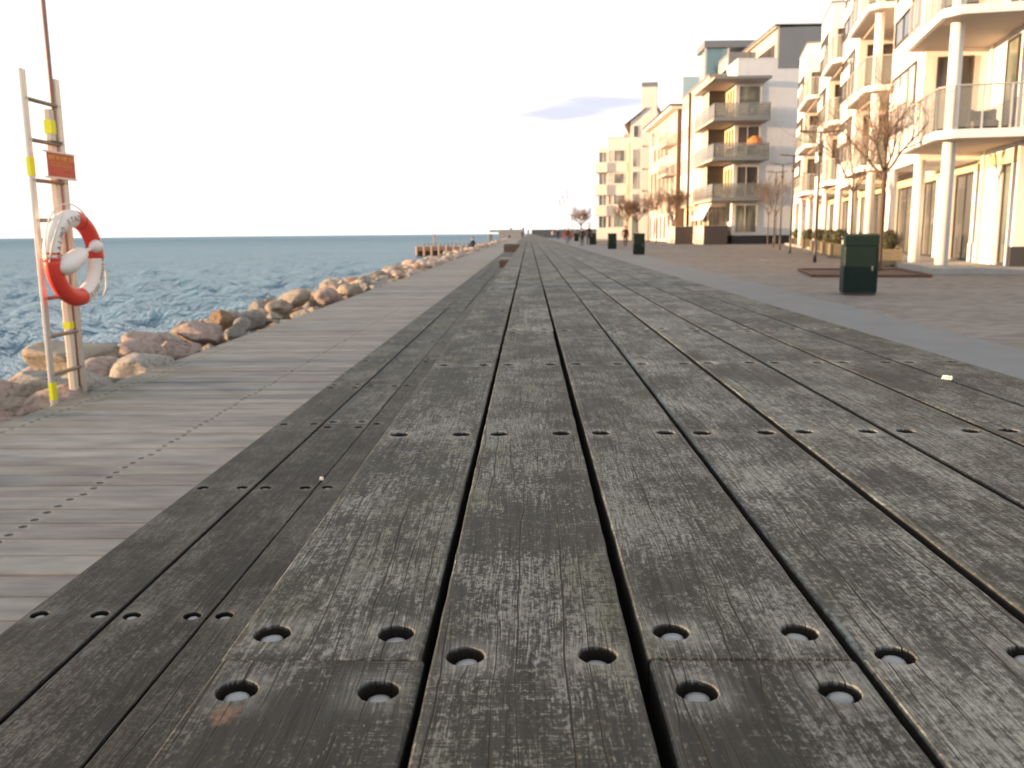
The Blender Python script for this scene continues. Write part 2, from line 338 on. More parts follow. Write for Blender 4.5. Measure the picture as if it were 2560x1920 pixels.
# ------------------------------------------------------------------ setting: sea, ground, paving, path
def water_mat():
    g = NG('sea_water'); p = g.pos(); p3 = g.vm('MULTIPLY', p, (1., 1., 0.))
    w1 = g.noise(g.vm('MULTIPLY', p3, (1.3, 2.6, 1.)), 1, 5, .62); w2 = g.noise(g.vm('MULTIPLY', p3, (.22, .45, 1.)), 1, 4, .6)
    w3 = g.noise(g.vm('MULTIPLY', p3, (5., 8., 1.)), 1, 4, .65)
    h = g.m('ADD', g.m('MULTIPLY', w1, .36), g.m('ADD', g.m('MULTIPLY', w2, .42), g.m('MULTIPLY', w3, .045)))
    nm = g.bump(h, 1.0, 1.0)
    c = g.mix(g.mr(g.noise(p3, .02, 3), .35, .65), (.036, .115, .172), (.046, .137, .200))
    # a choppy sea seen at a slant: steep facets keep the reflection well below the flat-water value
    g.n.remove(g.b); out = g.n['Material Output']
    df = g.n.new('ShaderNodeBsdfDiffuse'); g.put(df.inputs['Color'], c); g.L.new(nm, df.inputs['Normal'])
    gl = g.n.new('ShaderNodeBsdfGlossy'); gl.inputs['Color'].default_value = (.90, .97, 1, 1); gl.inputs['Roughness'].default_value = .07; g.L.new(nm, gl.inputs['Normal'])
    fr = g.n.new('ShaderNodeFresnel'); fr.inputs['IOR'].default_value = 1.333; g.L.new(nm, fr.inputs['Normal'])
    dd = g.n.new('ShaderNodeVectorMath'); dd.operation = 'LENGTH'; g.put(dd.inputs[0], p3); cap = g.mr(g.m('LOGARITHM', dd.outputs['Value'], 10.), 1.3, 2.7, .92, .30)     # sky reflection faded with distance, so the far sea is painted darker
    fac = g.m('MULTIPLY', g.mr(fr.outputs[0], .02, .45, .03, 1.), cap); mx = g.n.new('ShaderNodeMixShader'); g.L.new(fac, mx.inputs[0]); g.L.new(df.outputs[0], mx.inputs[1]); g.L.new(gl.outputs[0], mx.inputs[2]); g.L.new(mx.outputs[0], out.inputs['Surface'])
    return g.mat
M['water'] = water_mat()
def build_sea():
    def lines(a, step, grow, end, smax):
        v = [a]; s = step
        while abs(v[-1] - a) < end:
            v.append(v[-1] + s); s = min(abs(s) * grow, smax) * (1 if s > 0 else -1)
        return v
    xs = np.array(sorted(lines(-5.0, -.16, 1.018, 2800, 400) + lines(-5.0, .5, 1.4, 3500, 500)[1:]))
    ys = np.array(sorted(lines(4.0, .20, 1.0125, 5000, 500) + lines(4.0, -.4, 1.3, 600, 200)[1:]))
    X, Y = np.meshgrid(xs, ys); Z = np.zeros_like(X)
    sx = np.gradient(xs)[None, :]; sy = np.gradient(ys)[:, None]; sp = np.maximum(np.abs(sx), np.abs(sy))
    rs = np.random.RandomState(5)
    for i in range(90):
        lam = .55 * (10 ** (rs.rand() * .8)); a = rs.normal(R(35), R(50)); k = 2 * math.pi / lam
        amp = .023 * lam ** .5 * (.6 + .8 * rs.rand()); ph = rs.rand() * 6.28
        att = np.clip((lam / (2.6 * sp)) - .6, 0, 1)
        ph_ = k * (math.cos(a) * X + math.sin(a) * Y) + ph
        Z += att * amp * (np.sin(ph_) + .25 * np.cos(2 * ph_))
    Z -= 1.15
    nx, ny = len(xs), len(ys)
    co = np.stack([X, Y, Z], -1).reshape(-1, 3)
    idx = np.arange(nx * ny).reshape(ny, nx)
    f = np.stack([idx[:-1, :-1], idx[:-1, 1:], idx[1:, 1:], idx[1:, :-1]], -1).reshape(-1, 4)
    me = bpy.data.meshes.new('sea'); me.vertices.add(len(co)); me.vertices.foreach_set('co', co.ravel())
    me.loops.add(f.size); me.loops.foreach_set('vertex_index', f.ravel().astype(np.int32))
    me.polygons.add(len(f)); me.polygons.foreach_set('loop_start', np.arange(0, f.size, 4, dtype=np.int32)); me.polygons.foreach_set('loop_total', np.full(len(f), 4, np.int32))
    me.polygons.foreach_set('use_smooth', np.ones(len(f), bool)); me.update(); me.validate(); me.materials.append(M['water'])
    o = link('sea', me); o['kind'] = 'structure'
build_sea()
def paving_mat():
    g = NG('brick_paving'); p = g.pos()
    br = g.n.new('ShaderNodeTexBrick'); g.put(br.inputs['Vector'], p); br.inputs['Scale'].default_value = 1; br.inputs['Brick Width'].default_value = .21; br.inputs['Row Height'].default_value = .105
    br.inputs['Mortar Size'].default_value = .005; br.inputs['Color1'].default_value = (.120, .104, .094, 1); br.inputs['Color2'].default_value = (.272, .248, .228, 1); br.inputs['Mortar'].default_value = (.11, .098, .086, 1); br.inputs['Bias'].default_value = .1
    pt = g.noise(p, .35, 5, .6); pt2 = g.noise(p, 2.3, 5, .65)
    c = g.mix(g.mr(pt, .35, .65, 0, .5), br.outputs['Color'], (.23, .21, .196)); c = g.mix(g.mr(pt2, .52, .75, 0, .5), c, (.115, .10, .088))
    # wide bands of paler setts laid across the promenade
    ys = g.sep(p)[1]; b = g.m('ABSOLUTE', g.m('SUBTRACT', g.m('FRACT', g.m('DIVIDE', ys, 7.3)), .5))
    c = g.mix(g.m('MULTIPLY', g.mr(b, .055, .04), .25), c, (.29, .27, .25))
    h = g.m('ADD', g.m('MULTIPLY', br.outputs['Fac'], -1), g.m('MULTIPLY', g.noise(p, 30, 4), .4))
    return g.out(c, .85, g.bump(h, .006), spec=.3)
M['paving'] = paving_mat()
def sheet(name, pts, z, mat, kind='structure', thick=0):
    mb = MB()
    if thick: mb.prism([(x, y) for x, y in pts], z - thick, z)
    else: mb.quad([(x, y, z) for x, y in pts])
    o = mb.build(name, mat); o['kind'] = kind; return o
land = MB().prism([(-1.0, -30), (600, -30), (600, 900), (60, 420), (-3.2, 300), (-3.2, 60), (-1.0, 50)], -1.9, -.004)
o = land.build('paved_promenade', M['paving']); o['kind'] = 'structure'
M['path'] = surf('grey_path_concrete', (.178, .186, .193), .8, .16, 1.6, .006, 45, world=True)
def path_edge(y): return 4.72 + .033 * y - .00011 * y * y
mb = MB(); ys = list(np.linspace(-20, 215, 48))
for a, b in zip(ys[:-1], ys[1:]): mb.quad([(1.42, a, .004), (path_edge(a), a, .004), (path_edge(b), b, .004), (1.42, b, .004)])
o = mb.build('grey_path', M['path']); o['kind'] = 'structure'

# ------------------------------------------------------------------ planks with bolt holes
HOLE_R = .020
def plank_mesh(name, mat, W, y0, y1, rows, hx, T=.06, hr=HOLE_R, depth=.026, jitter=0.0, rs=None, step=.25, seg=20):
    """plank along local Y, top at z=0; rows = [(y, [x...])] of countersunk bolt holes"""
    v = []; f = []; halo = []; sm = []
    vi = {}
    def V(x, y, z, h=0.):
        v.append((x, y, z)); halo.append(h); return len(v) - 1
    e = .003; wx = W / 2; xin = wx - e
    my = hr * 2.7
    ycuts = [y0]; cells = []
    rows = sorted(rows)
    cur = y0
    def plain(a, b):
        n = max(1, int((b - a) / step)); ww = np.linspace(a, b, n + 1)
        for q in range(n): cells.append(('p', ww[q], ww[q + 1], None))
    for (ry, xx) in rows:
        if ry - my > cur + 1e-4: plain(cur, ry - my)
        cells.append(('h', ry - my, ry + my, (ry, xx))); cur = ry + my
    if cur < y1 - 1e-4: plain(cur, y1)
    ycuts = [y0] + [c[2] for c in cells]
    def jit(): return (rs.uniform(-1, 1) * jitter) if jitter else 0
    L = []; Rr = []
    for y in ycuts:
        jl, jr = jit(), jit(); dz = abs(jit())
        L.append([V(-wx + jl * .5, y, -T), V(-wx + jl, y, -e - dz), V(-wx + jl + e * .35, y, -e * .32 - dz * .5), V(-xin, y, 0)])
        jr2 = abs(jit())
        Rr.append([V(wx + jr * .5, y, -T), V(wx + jr, y, -e - jr2), V(wx + jr - e * .35, y, -e * .32 - jr2 * .5), V(xin, y, 0)])
    for k in range(len(ycuts) - 1):
        for a in range(3):
            f.append((L[k][a], L[k][a + 1], L[k + 1][a + 1], L[k + 1][a])); sm.append(True)
            f.append((Rr[k][a + 1], Rr[k][a], Rr[k + 1][a], Rr[k + 1][a + 1])); sm.append(True)
        f.append((L[k][0], L[k + 1][0], Rr[k + 1][0], Rr[k][0])); sm.append(False)
        kind, a, b, h = cells[k]
        if kind == 'p':
            f.append((L[k][3], Rr[k][3], Rr[k + 1][3], L[k + 1][3])); sm.append(False)
        else:
            ry, xx = h; xx = sorted(xx)
            xl = -xin
            for i, hx_ in enumerate(xx):
                xa = max(-xin, hx_ - my); xb = min(xin, hx_ + my)
                if i + 1 < len(xx): xb = min(xb, (hx_ + xx[i + 1]) / 2)
                if xa > xl + 1e-4: f.append((V(xl, a, 0), V(xa, a, 0), V(xa, b, 0), V(xl, b, 0))); sm.append(False)
                xl = xb
                cs = [math.atan2(sy, sx_) for sx_, sy in ((xa - hx_, a - ry), (xb - hx_, a - ry), (xb - hx_, b - ry), (xa - hx_, b - ry))]
                ang = sorted([2 * math.pi * q / seg - math.pi + .01 for q in range(seg)] + cs)
                outer = []; rim = []; wall = []; bot = []
                for t in ang:
                    c, s_ = math.cos(t), math.sin(t)
                    kx = ((xb - hx_) / c if c > 1e-9 else (xa - hx_) / c if c < -1e-9 else 1e9)
                    ky = ((b - ry) / s_ if s_ > 1e-9 else (a - ry) / s_ if s_ < -1e-9 else 1e9)
                    kk = min(kx, ky); hv = max(0., 1 - (kk - hr) / (hr * 1.3))
                    outer.append(V(hx_ + c * kk, ry + s_ * kk, 0, hv * .5 if hv < 1 else .5)); hq = hr * (1 + .025 * math.sin(3 * t + hx_ * 900 + ry * 70) + .02 * math.sin(7 * t + ry * 31)); rim.append(V(hx_ + c * hq, ry + s_ * hq, 0, 1))
                    wall.append(V(hx_ + c * (hr - .0012), ry + s_ * (hr - .0012), -.002, .2)); bot.append(V(hx_ + c * (hr - .002), ry + s_ * (hr - .002), -depth))
                n_ = len(ang)
                for q in range(n_):
                    w_ = (q + 1) % n_
                    f.append((rim[q], outer[q], outer[w_], rim[w_])); f.append((wall[q], rim[q], rim[w_], wall[w_])); f.append((bot[q], wall[q], wall[w_], bot[w_])); sm += [False] * 3
                f.append(tuple(bot)); sm.append(False)
            if xin > xl + 1e-4: f.append((V(xl, a, 0), V(xin, a, 0), V(xin, b, 0), V(xl, b, 0))); sm.append(False)
    for k in (0, -1):
        q = L[k] + Rr[k][::-1]; f.append(tuple(q if k == 0 else q[::-1])); sm.append(False)
    me = bpy.data.meshes.new(name); me.from_pydata(v, [], f); me.materials.append(mat)
    me.polygons.foreach_set('use_smooth', [False] * len(f))
    at = me.attributes.new('halo', 'FLOAT', 'POINT'); at.data.foreach_set('value', halo)
    me.update(); return me
def bolt_mesh():
    mb = MB(); seg = 14; rings = []
    for rr, z in ((.0122, -.026), (.0122, -.0085), (.0112, -.0066), (.0075, -.0054), (.003, -.005)):
        rings.append([(rr * math.cos(2 * math.pi * k / seg), rr * math.sin(2 * math.pi * k / seg), z) for k in range(seg)])
    return mb.loft(rings).mesh('bolt', M['zinc'], True)
BOLT = bolt_mesh()
ROW0, PITCH_Y = .806, .978
DECK_Z, STEP_Z = .81, .41
terrace = empty('timber_terrace', (0.5, 0, 0))
tag(terrace, 'long weathered grey timber seating terrace of bolted planks running into the distance', 'seating terrace')
def lay_column(xc, z, tone, saw, con, joint_off, prefix, y_start, near_geo, nplanks, jog, green=.2):
    """one run of planks, each 3 joists long"""
    Lp = 6 * PITCH_Y; k = 0
    j0 = ROW0 + joint_off * PITCH_Y
    while j0 > y_start: j0 -= Lp
    rs = random.Random(int(xc * 1000) + 77)
    n = 0
    while n < nplanks:
        a, b = j0 + k * Lp, j0 + (k + 1) * Lp; k += 1
        if b < y_start + .3: continue
        if a < .2: a0 = max(a, .15)
        else: a0 = a
        near = a < 11
        rows = []
        if near:
            for q in range(-3, 40):
                ry = ROW0 + q * PITCH_Y
                if ry < a0 - .2 or ry > b + .2 or ry < .3 or ry > 14: continue
                dx = [-.0655, .0655]
                if abs(ry - a) < .02: rows.append((ry + .059, [d + rs.uniform(-.002, .002) for d in dx]))
                elif abs(ry - b) < .02: rows.append((ry - .059, [d + rs.uniform(-.002, .002) for d in dx]))
                else: rows.append((ry + .011 + rs.uniform(-.004, .004), [d + rs.uniform(-.002, .002) for d in dx]))
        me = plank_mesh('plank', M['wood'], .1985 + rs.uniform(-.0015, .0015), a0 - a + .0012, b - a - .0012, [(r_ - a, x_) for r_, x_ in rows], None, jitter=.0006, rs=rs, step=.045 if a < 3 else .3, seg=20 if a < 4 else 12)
        o = link('plank', me, terrace); o.location = (xc - .5 + rs.uniform(-.0015, .0015), a, z + rs.uniform(-.0009, .0009)); o.rotation_euler = (0, rs.uniform(-.006, .006), rs.uniform(-.0006, .0006))
        tn = tone + (1.22 - tone) * (0 if b < 1.5 else .3 if a < 1 else .75) * (.6 if z < .6 else 1)  # farther planks set paler: grazing sheen put into the tone
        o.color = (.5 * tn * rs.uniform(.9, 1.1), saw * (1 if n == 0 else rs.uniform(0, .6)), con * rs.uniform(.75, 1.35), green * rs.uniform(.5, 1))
        if jog and n == 0: o.rotation_euler[1] = jog
        if near and a < 7:
            for r_, x_ in rows:
                for xh in x_:
                    if r_ < .5 or r_ > 7.5: continue
                    bo = link('bolt', BOLT, o); bo.location = (xh + rs.uniform(-.002, .002), r_ - a + rs.uniform(-.002, .002), rs.choice((-.003, -.0018, -.001, -.0005, 0., 0.))); bo.rotation_euler = (rs.uniform(-.1, .1), rs.uniform(-.1, .1), rs.uniform(0, 6))
        n += 1
    return j0 + k * Lp
NP = 9
ends = []
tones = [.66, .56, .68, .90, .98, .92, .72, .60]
saws = [1.3, .7, .35, .1, .0, .0, .1, .0]
cons = [.85, .9, 1.05, 1.35, 1.6, 1.5, 1.3, 1.2]
joff = [0, 3 - 1.5 + .5 - 1, 0, 2, 3.03 - 1, 3.0, 1, 2]
joff = [0, 3, 0, 3, 3, 3, 0, 5]
for i in range(8):
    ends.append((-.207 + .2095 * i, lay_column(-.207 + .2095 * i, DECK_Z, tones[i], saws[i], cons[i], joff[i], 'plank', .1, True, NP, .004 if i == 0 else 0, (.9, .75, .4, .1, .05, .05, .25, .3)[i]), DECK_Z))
for i in range(4):
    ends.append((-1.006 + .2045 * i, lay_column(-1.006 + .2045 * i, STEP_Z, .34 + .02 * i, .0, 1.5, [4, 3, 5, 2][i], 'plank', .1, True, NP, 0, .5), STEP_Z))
mb = MB()
for xc, ye, z in ends:
    y = ye
    while y < 214:
        y2 = min(y + 3 * PITCH_Y * 3, 214); mb.cbox(xc - .0965 - .5, xc + .0965 - .5, y + .002, y2 - .002, z - .06, z, .005); y = y2
o = mb.build('plank', M['wood'], terrace); o['kind'] = 'stuff'; o.color = (.55, 0, 1.4, .2)
JM = [MB().box(-.27 - .5, 1.33 - .5, -.05, .05, DECK_Z - .20, DECK_Z - .062).mesh('joist', M['deckdark']), MB().box(-1.03 - .5, -.27 - .5, -.05, .05, .20, STEP_Z - .062).mesh('joist', M['deckdark'])]
for q in range(0, 24):          # joists under the planks
    for jm in JM: o = link('joist', jm, terrace); o.location = (0, ROW0 + q * PITCH_Y, 0)
for (x, z0, z1) in ((-.262, STEP_Z + .004, DECK_Z - .062), (1.345, .005, DECK_Z - .062), (-1.075, .02, STEP_Z - .062)):     # riser boards closing the faces
    nb = 2 if z1 - z0 < .5 else 4
    for q in range(nb):
        h = (z1 - z0) / nb; mb = MB().box(x - .5, x + .035 - .5, .1, 214, z0 + q * h, z0 + (q + 1) * h - .008)
        mb.build('riser_board', M['deckdark'], terrace)
# scraps on the terrace
def dead_leaf(label, x, y, z, l, rz, tilt):
    mb = MB(); pts = [(0, -.5), (.22, -.25), (.27, .05), (.15, .32), (0, .55), (-.15, .32), (-.27, .05), (-.22, -.25)]
    for i in range(8):
        a, b = pts[i], pts[(i + 1) % 8]; mb.quad([(0, 0, .0), (a[0] * l, a[1] * l, .25 * l * abs(a[0])), (b[0] * l, b[1] * l, .25 * l * abs(b[0]))])
    o = mb.build('dead_leaf', M['leafb']); o.location = (x, y, z); o.rotation_euler = (tilt, tilt * .6, rz); tag(o, label, 'leaf'); return o
M['leafb'] = surf('dead_leaf', (.16, .10, .06), .8, .2, 60)
dead_leaf('small brown dead leaf lying in a bolt hole of the lower step', -.737, 1.757, STEP_Z - .002, .026, 1.2, .2)
def scrap(name, label, x, y, z, w, l, rz):
    mb = MB(); n = 5
    g = [[(w * (i / n - .5), l * (j / n - .5) * (1 - .35 * abs(i / n - .5)), .004 + .006 * math.sin(i * 1.3 + j)) for j in range(n + 1)] for i in range(n + 1)]
    for i in range(n):
        for j in range(n): mb.quad([g[i][j], g[i + 1][j], g[i + 1][j + 1], g[i][j + 1]])
    o = mb.build(name, M['paper']); o.location = (x, y, z); o.rotation_euler = (0, 0, rz); tag(o, label, 'litter'); return o
scrap('paper_scrap', 'small white scrap of paper lying on the dark right-hand planks', 1.155, 2.44, DECK_Z, .020, .026, .4)
scrap('paper_scrap', 'tiny white scrap caught beside the gap of the lower step', -.70, 2.86, STEP_Z + .001, .010, .014, 1.0)

# step blocks on the lower tread
def step_block(label, x0, x1, y0, y1, z0, z1):
    o = empty('step_block', ((x0 + x1) / 2, (y0 + y1) / 2, z0)); tag(o, label, 'step block', 'timber step blocks of the terrace')
    w, d, h = x1 - x0, y1 - y0, z1 - z0; n = max(2, round(d / .2))
    MB().box(-w / 2 + .01, w / 2 - .01, -d / 2 + .02, d / 2 - .02, 0, h - .05).build('carcass', M['deckdark'], o)
    for k in range(n): 
        p_ = MB().cbox(-w / 2, w / 2, -d / 2 + k * d / n, -d / 2 + (k + 1) * d / n - .012, h - .048, h, .005).build('plank', M['deck'], o)
    for k in range(2): MB().box(-w / 2 - .001, w / 2, -d / 2 - .006, -d / 2 + .018, .012 + k * (h - .06) / 2, (k + 1) * (h - .06) / 2).build('front_board', M['stepwood'], o)
step_block('small dark timber step standing on the lower tread, nearer than the big block', -.72, -.28, 21.6, 22.6, STEP_Z, STEP_Z + .205)
step_block('big brown timber block standing across the lower tread, farther than the small step', -1.12, -.28, 40, 41.2, STEP_Z, STEP_Z + .36)
step_block('low dark step on the boardwalk against the lower tread edge', -1.42, -1.14, 18.2, 19.2, .005, .21)

# ------------------------------------------------------------------ boardwalk beside the sea
bw = empty('boardwalk', (0, 0, 0)); bw['kind'] = 'structure'
Lb = 2.36
def board_mesh(seed, holes):
    rs = random.Random(seed)
    # local Y runs along the board (world -X); holes across
    rows = [(1.0 + rs.uniform(-.01, .01), [-.052, .052]), (2.18 + rs.uniform(-.012, .012), [-.052, .052])] if holes else []
    return plank_mesh('board', M['deck'], .179, 0, Lb + rs.uniform(-.01, .012), rows, None, T=.05, hr=.0205, depth=.03, jitter=.0008, rs=rs, step=.4, seg=10)
BM = [board_mesh(i, True) for i in range(6)]; BMF = [board_mesh(20 + i, False) for i in range(2)]
y = 1.2; k = 0
while y < 44 and k < 220:
    o = link('board', BM[rnd.randrange(6)] if y < 26 else BMF[k % 2], bw)
    o.location = (-1.16 + rnd.uniform(-.004, .004), y, .0 + rnd.uniform(-.0025, .0025)); o.rotation_euler = (0, 0, math.pi / 2 + rnd.uniform(-.002, .002)); y += .195; k += 1
mb = MB(); n = 0
while y < 214:
    mb.cbox(-3.52, -1.16, y - .0895, y + .0895, -.05, 0, .004); y += .195
o = mb.build('board', M['deck'], bw); o['kind'] = 'stuff'
MB().box(-3.46, -3.36, 1, 214, -.35, -.052).box(-2.22, -2.10, 1, 214, -.35, -.052).box(-1.3, -1.2, 1, 214, -.35, -.052).build('joist', M['deckdark'], bw)

# ------------------------------------------------------------------ rock revetment
def rock_mat(name, a, b, c):
    g = NG(name); p = g.obj(); oi = g.n.new('ShaderNodeObjectInfo'); off = g.vm('SCALE', (31., 17., 7.)); g.put(off.node.inputs['Scale'], oi.outputs['Random']); p = g.vm('ADD', p, off)
    n1 = g.noise(p, 2.2, 6, .65); n2 = g.noise(p, 30, 4, .7); n3 = g.noise(p, 5, 5, .6)
    col = g.mix(g.mr(n1, .35, .65), a, b); col = g.mix(g.mr(n2, .5, .72, 0, .55), col, c); col = g.mix(g.mr(n3, .55, .7, 0, .4), col, tuple(x * .5 for x in a))
    ck = g.noise(g.vm('ADD', p, g.vm('MULTIPLY_ADD', g.noise(p, 4, 3, .6, color=True), (.3, .3, .3), (0., 0., 0.))), 2.6, 2, .5); cr = g.mr(g.m('ABSOLUTE', g.m('SUBTRACT', ck, .5)), .014, .004, smooth=True)
    col = g.mix(g.m('MULTIPLY', cr, .5), col, (.05, .044, .04)); wet = g.mr(g.m('ADD', g.sep(g.pos())[2], g.m('MULTIPLY', n3, .3)), -.62, -.95, smooth=True); col = g.mix(g.m('MULTIPLY', wet, .7), col, (.05, .048, .04))
    h = g.m('SUBTRACT', g.m('ADD', g.m('MULTIPLY', n2, .35), g.m('ADD', n1, g.m('MULTIPLY', n3, .6))), g.m('MULTIPLY', cr, .5))
    return g.out(col, .85, g.bump(h, .06), spec=.3)
ROCKC = {'grey': rock_mat('grey_granite', (.26, .25, .24), (.36, .345, .325), (.42, .405, .38)), 'pink': rock_mat('pink_granite', (.38, .295, .26), (.47, .375, .335), (.50, .43, .395)),
         'tan': rock_mat('tan_granite', (.33, .285, .235), (.42, .37, .31), (.43, .385, .33)), 'rusty': rock_mat('rusty_granite', (.26, .17, .11), (.33, .235, .16), (.27, .23, .20)),
         'pale': rock_mat('pale_granite', (.36, .34, .31), (.46, .44, .40), (.54, .51, .47)), 'dark': rock_mat('dark_granite', (.11, .098, .09), (.17, .152, .14), (.25, .225, .205))}
def rock_mesh(seed, shape, sub=4):
    rs = random.Random(seed); b = bmesh.new(); bmesh.ops.create_icosphere(b, subdivisions=sub, radius=1)
    cut = {'rounded': (8, .70, .93), 'angular': (13, .55, .82), 'flat': (9, .60, .86), 'pointed': (10, .55, .85)}[shape]
    planes = []
    for _ in range(cut[0]):
        n_ = Vector((rs.gauss(0, 1), rs.gauss(0, 1), rs.gauss(0, 1))).normalized(); planes.append((n_, rs.uniform(cut[1], cut[2])))
    if shape == 'flat': planes += [(Vector((rs.uniform(-.2, .2), rs.uniform(-.2, .2), 1)).normalized(), .52)]
    if shape == 'pointed': planes += [(Vector((math.cos(a), math.sin(a), .75)).normalized(), .52) for a in (rs.uniform(0, 1), 2.1 + rs.uniform(0, 1), 4.2 + rs.uniform(0, 1))]
    off = Vector((rs.uniform(0, 50), rs.uniform(0, 50), rs.uniform(0, 50)))
    for v in b.verts:
        p = v.co.copy()
        for _ in range(2):
            for n_, d in planes:
                e = p.dot(n_) - d
                if e > 0: p -= n_ * e * .94
        nz = mnoise.noise(p * 1.6 + off) * .10 + mnoise.noise(p * 4.5 + off) * .045 + mnoise.noise(p * 11 + off) * .014
        v.co = p * (1 + nz)
    me = bpy.data.meshes.new('boulder'); b.to_mesh(me); b.free()
    me.polygons.foreach_set('use_smooth', [True] * len(me.polygons)); me.materials.append(ROCKC['grey']); return me
SHAPES = ('rounded', 'angular', 'flat', 'pointed')
RM = {s: [rock_mesh(100 * i + j, s) for j in range(4)] for i, s in enumerate(SHAPES)}
RML = [rock_mesh(900 + j, SHAPES[j % 4], 2) for j in range(8)]
sheet_pts = [(-3.45, -.45), (-4.6, -.55), (-6.2, -1.25), (-9.0, -2.3)]
mb = MB()
for (xa, za), (xb, zb) in zip(sheet_pts[:-1], sheet_pts[1:]): mb.quad([(xa, 0, za), (xb, 0, zb), (xb, 216, zb), (xa, 216, za)])
o = mb.build('rock_bed', ROCKC['dark']); o['kind'] = 'structure'
used_labels = {}
def region(y):
    if y < 5.2: return 'near the closest boardwalk end'
    if y < 8.2: return 'around the ladder foot'
    if y < 11: return 'just beyond the ladder'
    if y < 15: return 'some steps beyond the ladder'
    if y < 20: return 'level with the low step'
    if y < 26: return 'level with the small block'
    return 'level with the big block'
def place_rock(x, y, z, s, shape, colr, row, sq=None):
    o = link('boulder', RM[shape][rnd.randrange(4)])
    o.material_slots[0].link = 'OBJECT'; o.material_slots[0].material = ROCKC[colr]
    sq = sq or (rnd.uniform(.85, 1.25), rnd.uniform(.85, 1.3), rnd.uniform(.6, .9))
    o.location = (x, y, z); o.scale = (s * sq[0], s * sq[1], s * sq[2] * (.75 if shape == 'flat' else 1)); o.rotation_euler = (rnd.uniform(-.3, .3), rnd.uniform(-.3, .3), rnd.uniform(0, 6.28))
    size = 'big' if s > .48 else 'small' if s < .33 else 'middling'
    where = {0: 'at the boardwalk edge', 1: 'on the bank crest', 2: 'on the upper slope', 3: 'on the sea slope', 4: 'by the waterline'}[row]
    lab = f'{size} {shape} {colr} boulder {where} {region(y)}'
    tag(o, lab, 'boulder', 'boulders of the sea-wall rock bank')
    used_labels.setdefault(lab, []).append(o); return o
# the boulders that stand out in the photograph
hero = [(-3.98, 5.75, -.19, .40, 'rounded', 'pale', 0), (-4.55, 5.35, -.30, .50, 'rounded', 'grey', 1), (-4.35, 7.6, -.16, .42, 'rounded', 'tan', 1), (-4.7, 6.6, -.30, .52, 'flat', 'pale', 1), (-4.05, 7.05, -.22, .34, 'rounded', 'pink', 0),
        (-4.75, 8.5, -.15, .56, 'flat', 'grey', 1), (-4.55, 10.2, -.08, .46, 'rounded', 'pink', 1), (-4.1, 9.3, -.20, .36, 'angular', 'grey', 0), (-3.95, 9.9, -.20, .34, 'flat', 'pale', 0), (-4.45, 11.7, .00, .50, 'angular', 'pink', 1),
        (-4.0, 10.9, -.18, .34, 'pointed', 'tan', 0), (-4.15, 12.4, -.02, .44, 'angular', 'grey', 0), (-3.95, 13.6, -.10, .36, 'rounded', 'rusty', 0), (-4.5, 14.2, .0, .46, 'rounded', 'grey', 1), (-4.0, 15.6, -.04, .44, 'pointed', 'tan', 0),
        (-4.6, 16.2, .04, .54, 'rounded', 'tan', 1), (-4.1, 18.1, .10, .62, 'rounded', 'pink', 0), (-4.0, 19.9, .06, .58, 'rounded', 'tan', 0), (-4.6, 20.8, .10, .60, 'angular', 'pink', 1), (-4.1, 21.9, .04, .50, 'angular', 'grey', 0), (-4.2, 25.5, .05, .56, 'angular', 'pale', 0), (-4.0, 27.4, .0, .46, 'angular', 'rusty', 0)]
occ = []
for h in hero: h = h[:2] + (h[2] - (.06 if h[1] < 12 else .13),) + (h[3] * (.60 if h[1] < 12 else .44),) + h[4:]; place_rock(*h); occ.append((h[0], h[1], h[3]))
cnt = len(hero)
for row, (x0, z0, smin, smax) in enumerate(((-3.88, -.18, .18, .31), (-4.3, -.14, .20, .40), (-4.85, -.10, .24, .44), (-5.5, -.26, .28, .46), (-6.3, -.72, .28, .46))):
    y = 3.2
    while y < 24:
        s = rnd.uniform(smin, smax); y += s * rnd.uniform(.55, .95)
        x = x0 + rnd.uniform(-.2, .2)
        if all((x - a) ** 2 + (y - b) ** 2 > (.70 * (s + c)) ** 2 for a, b, c in occ if abs(b - y) < 1.5) and cnt < 290:
            colr = rnd.choice(['grey', 'grey', 'pink', 'tan', 'pale', 'pale', 'pink', 'rusty', 'pink', 'tan'])
            if row == 4: colr = rnd.choice(['dark', 'grey', 'dark', 'tan'])
            place_rock(x, y, z0 + rnd.uniform(-.08, .12) - (.03 if y < 10 else .13), s * (1 if y < 10 else .82), rnd.choice(SHAPES), colr, row); occ.append((x, y, s)); cnt += 1
        y += s * .25
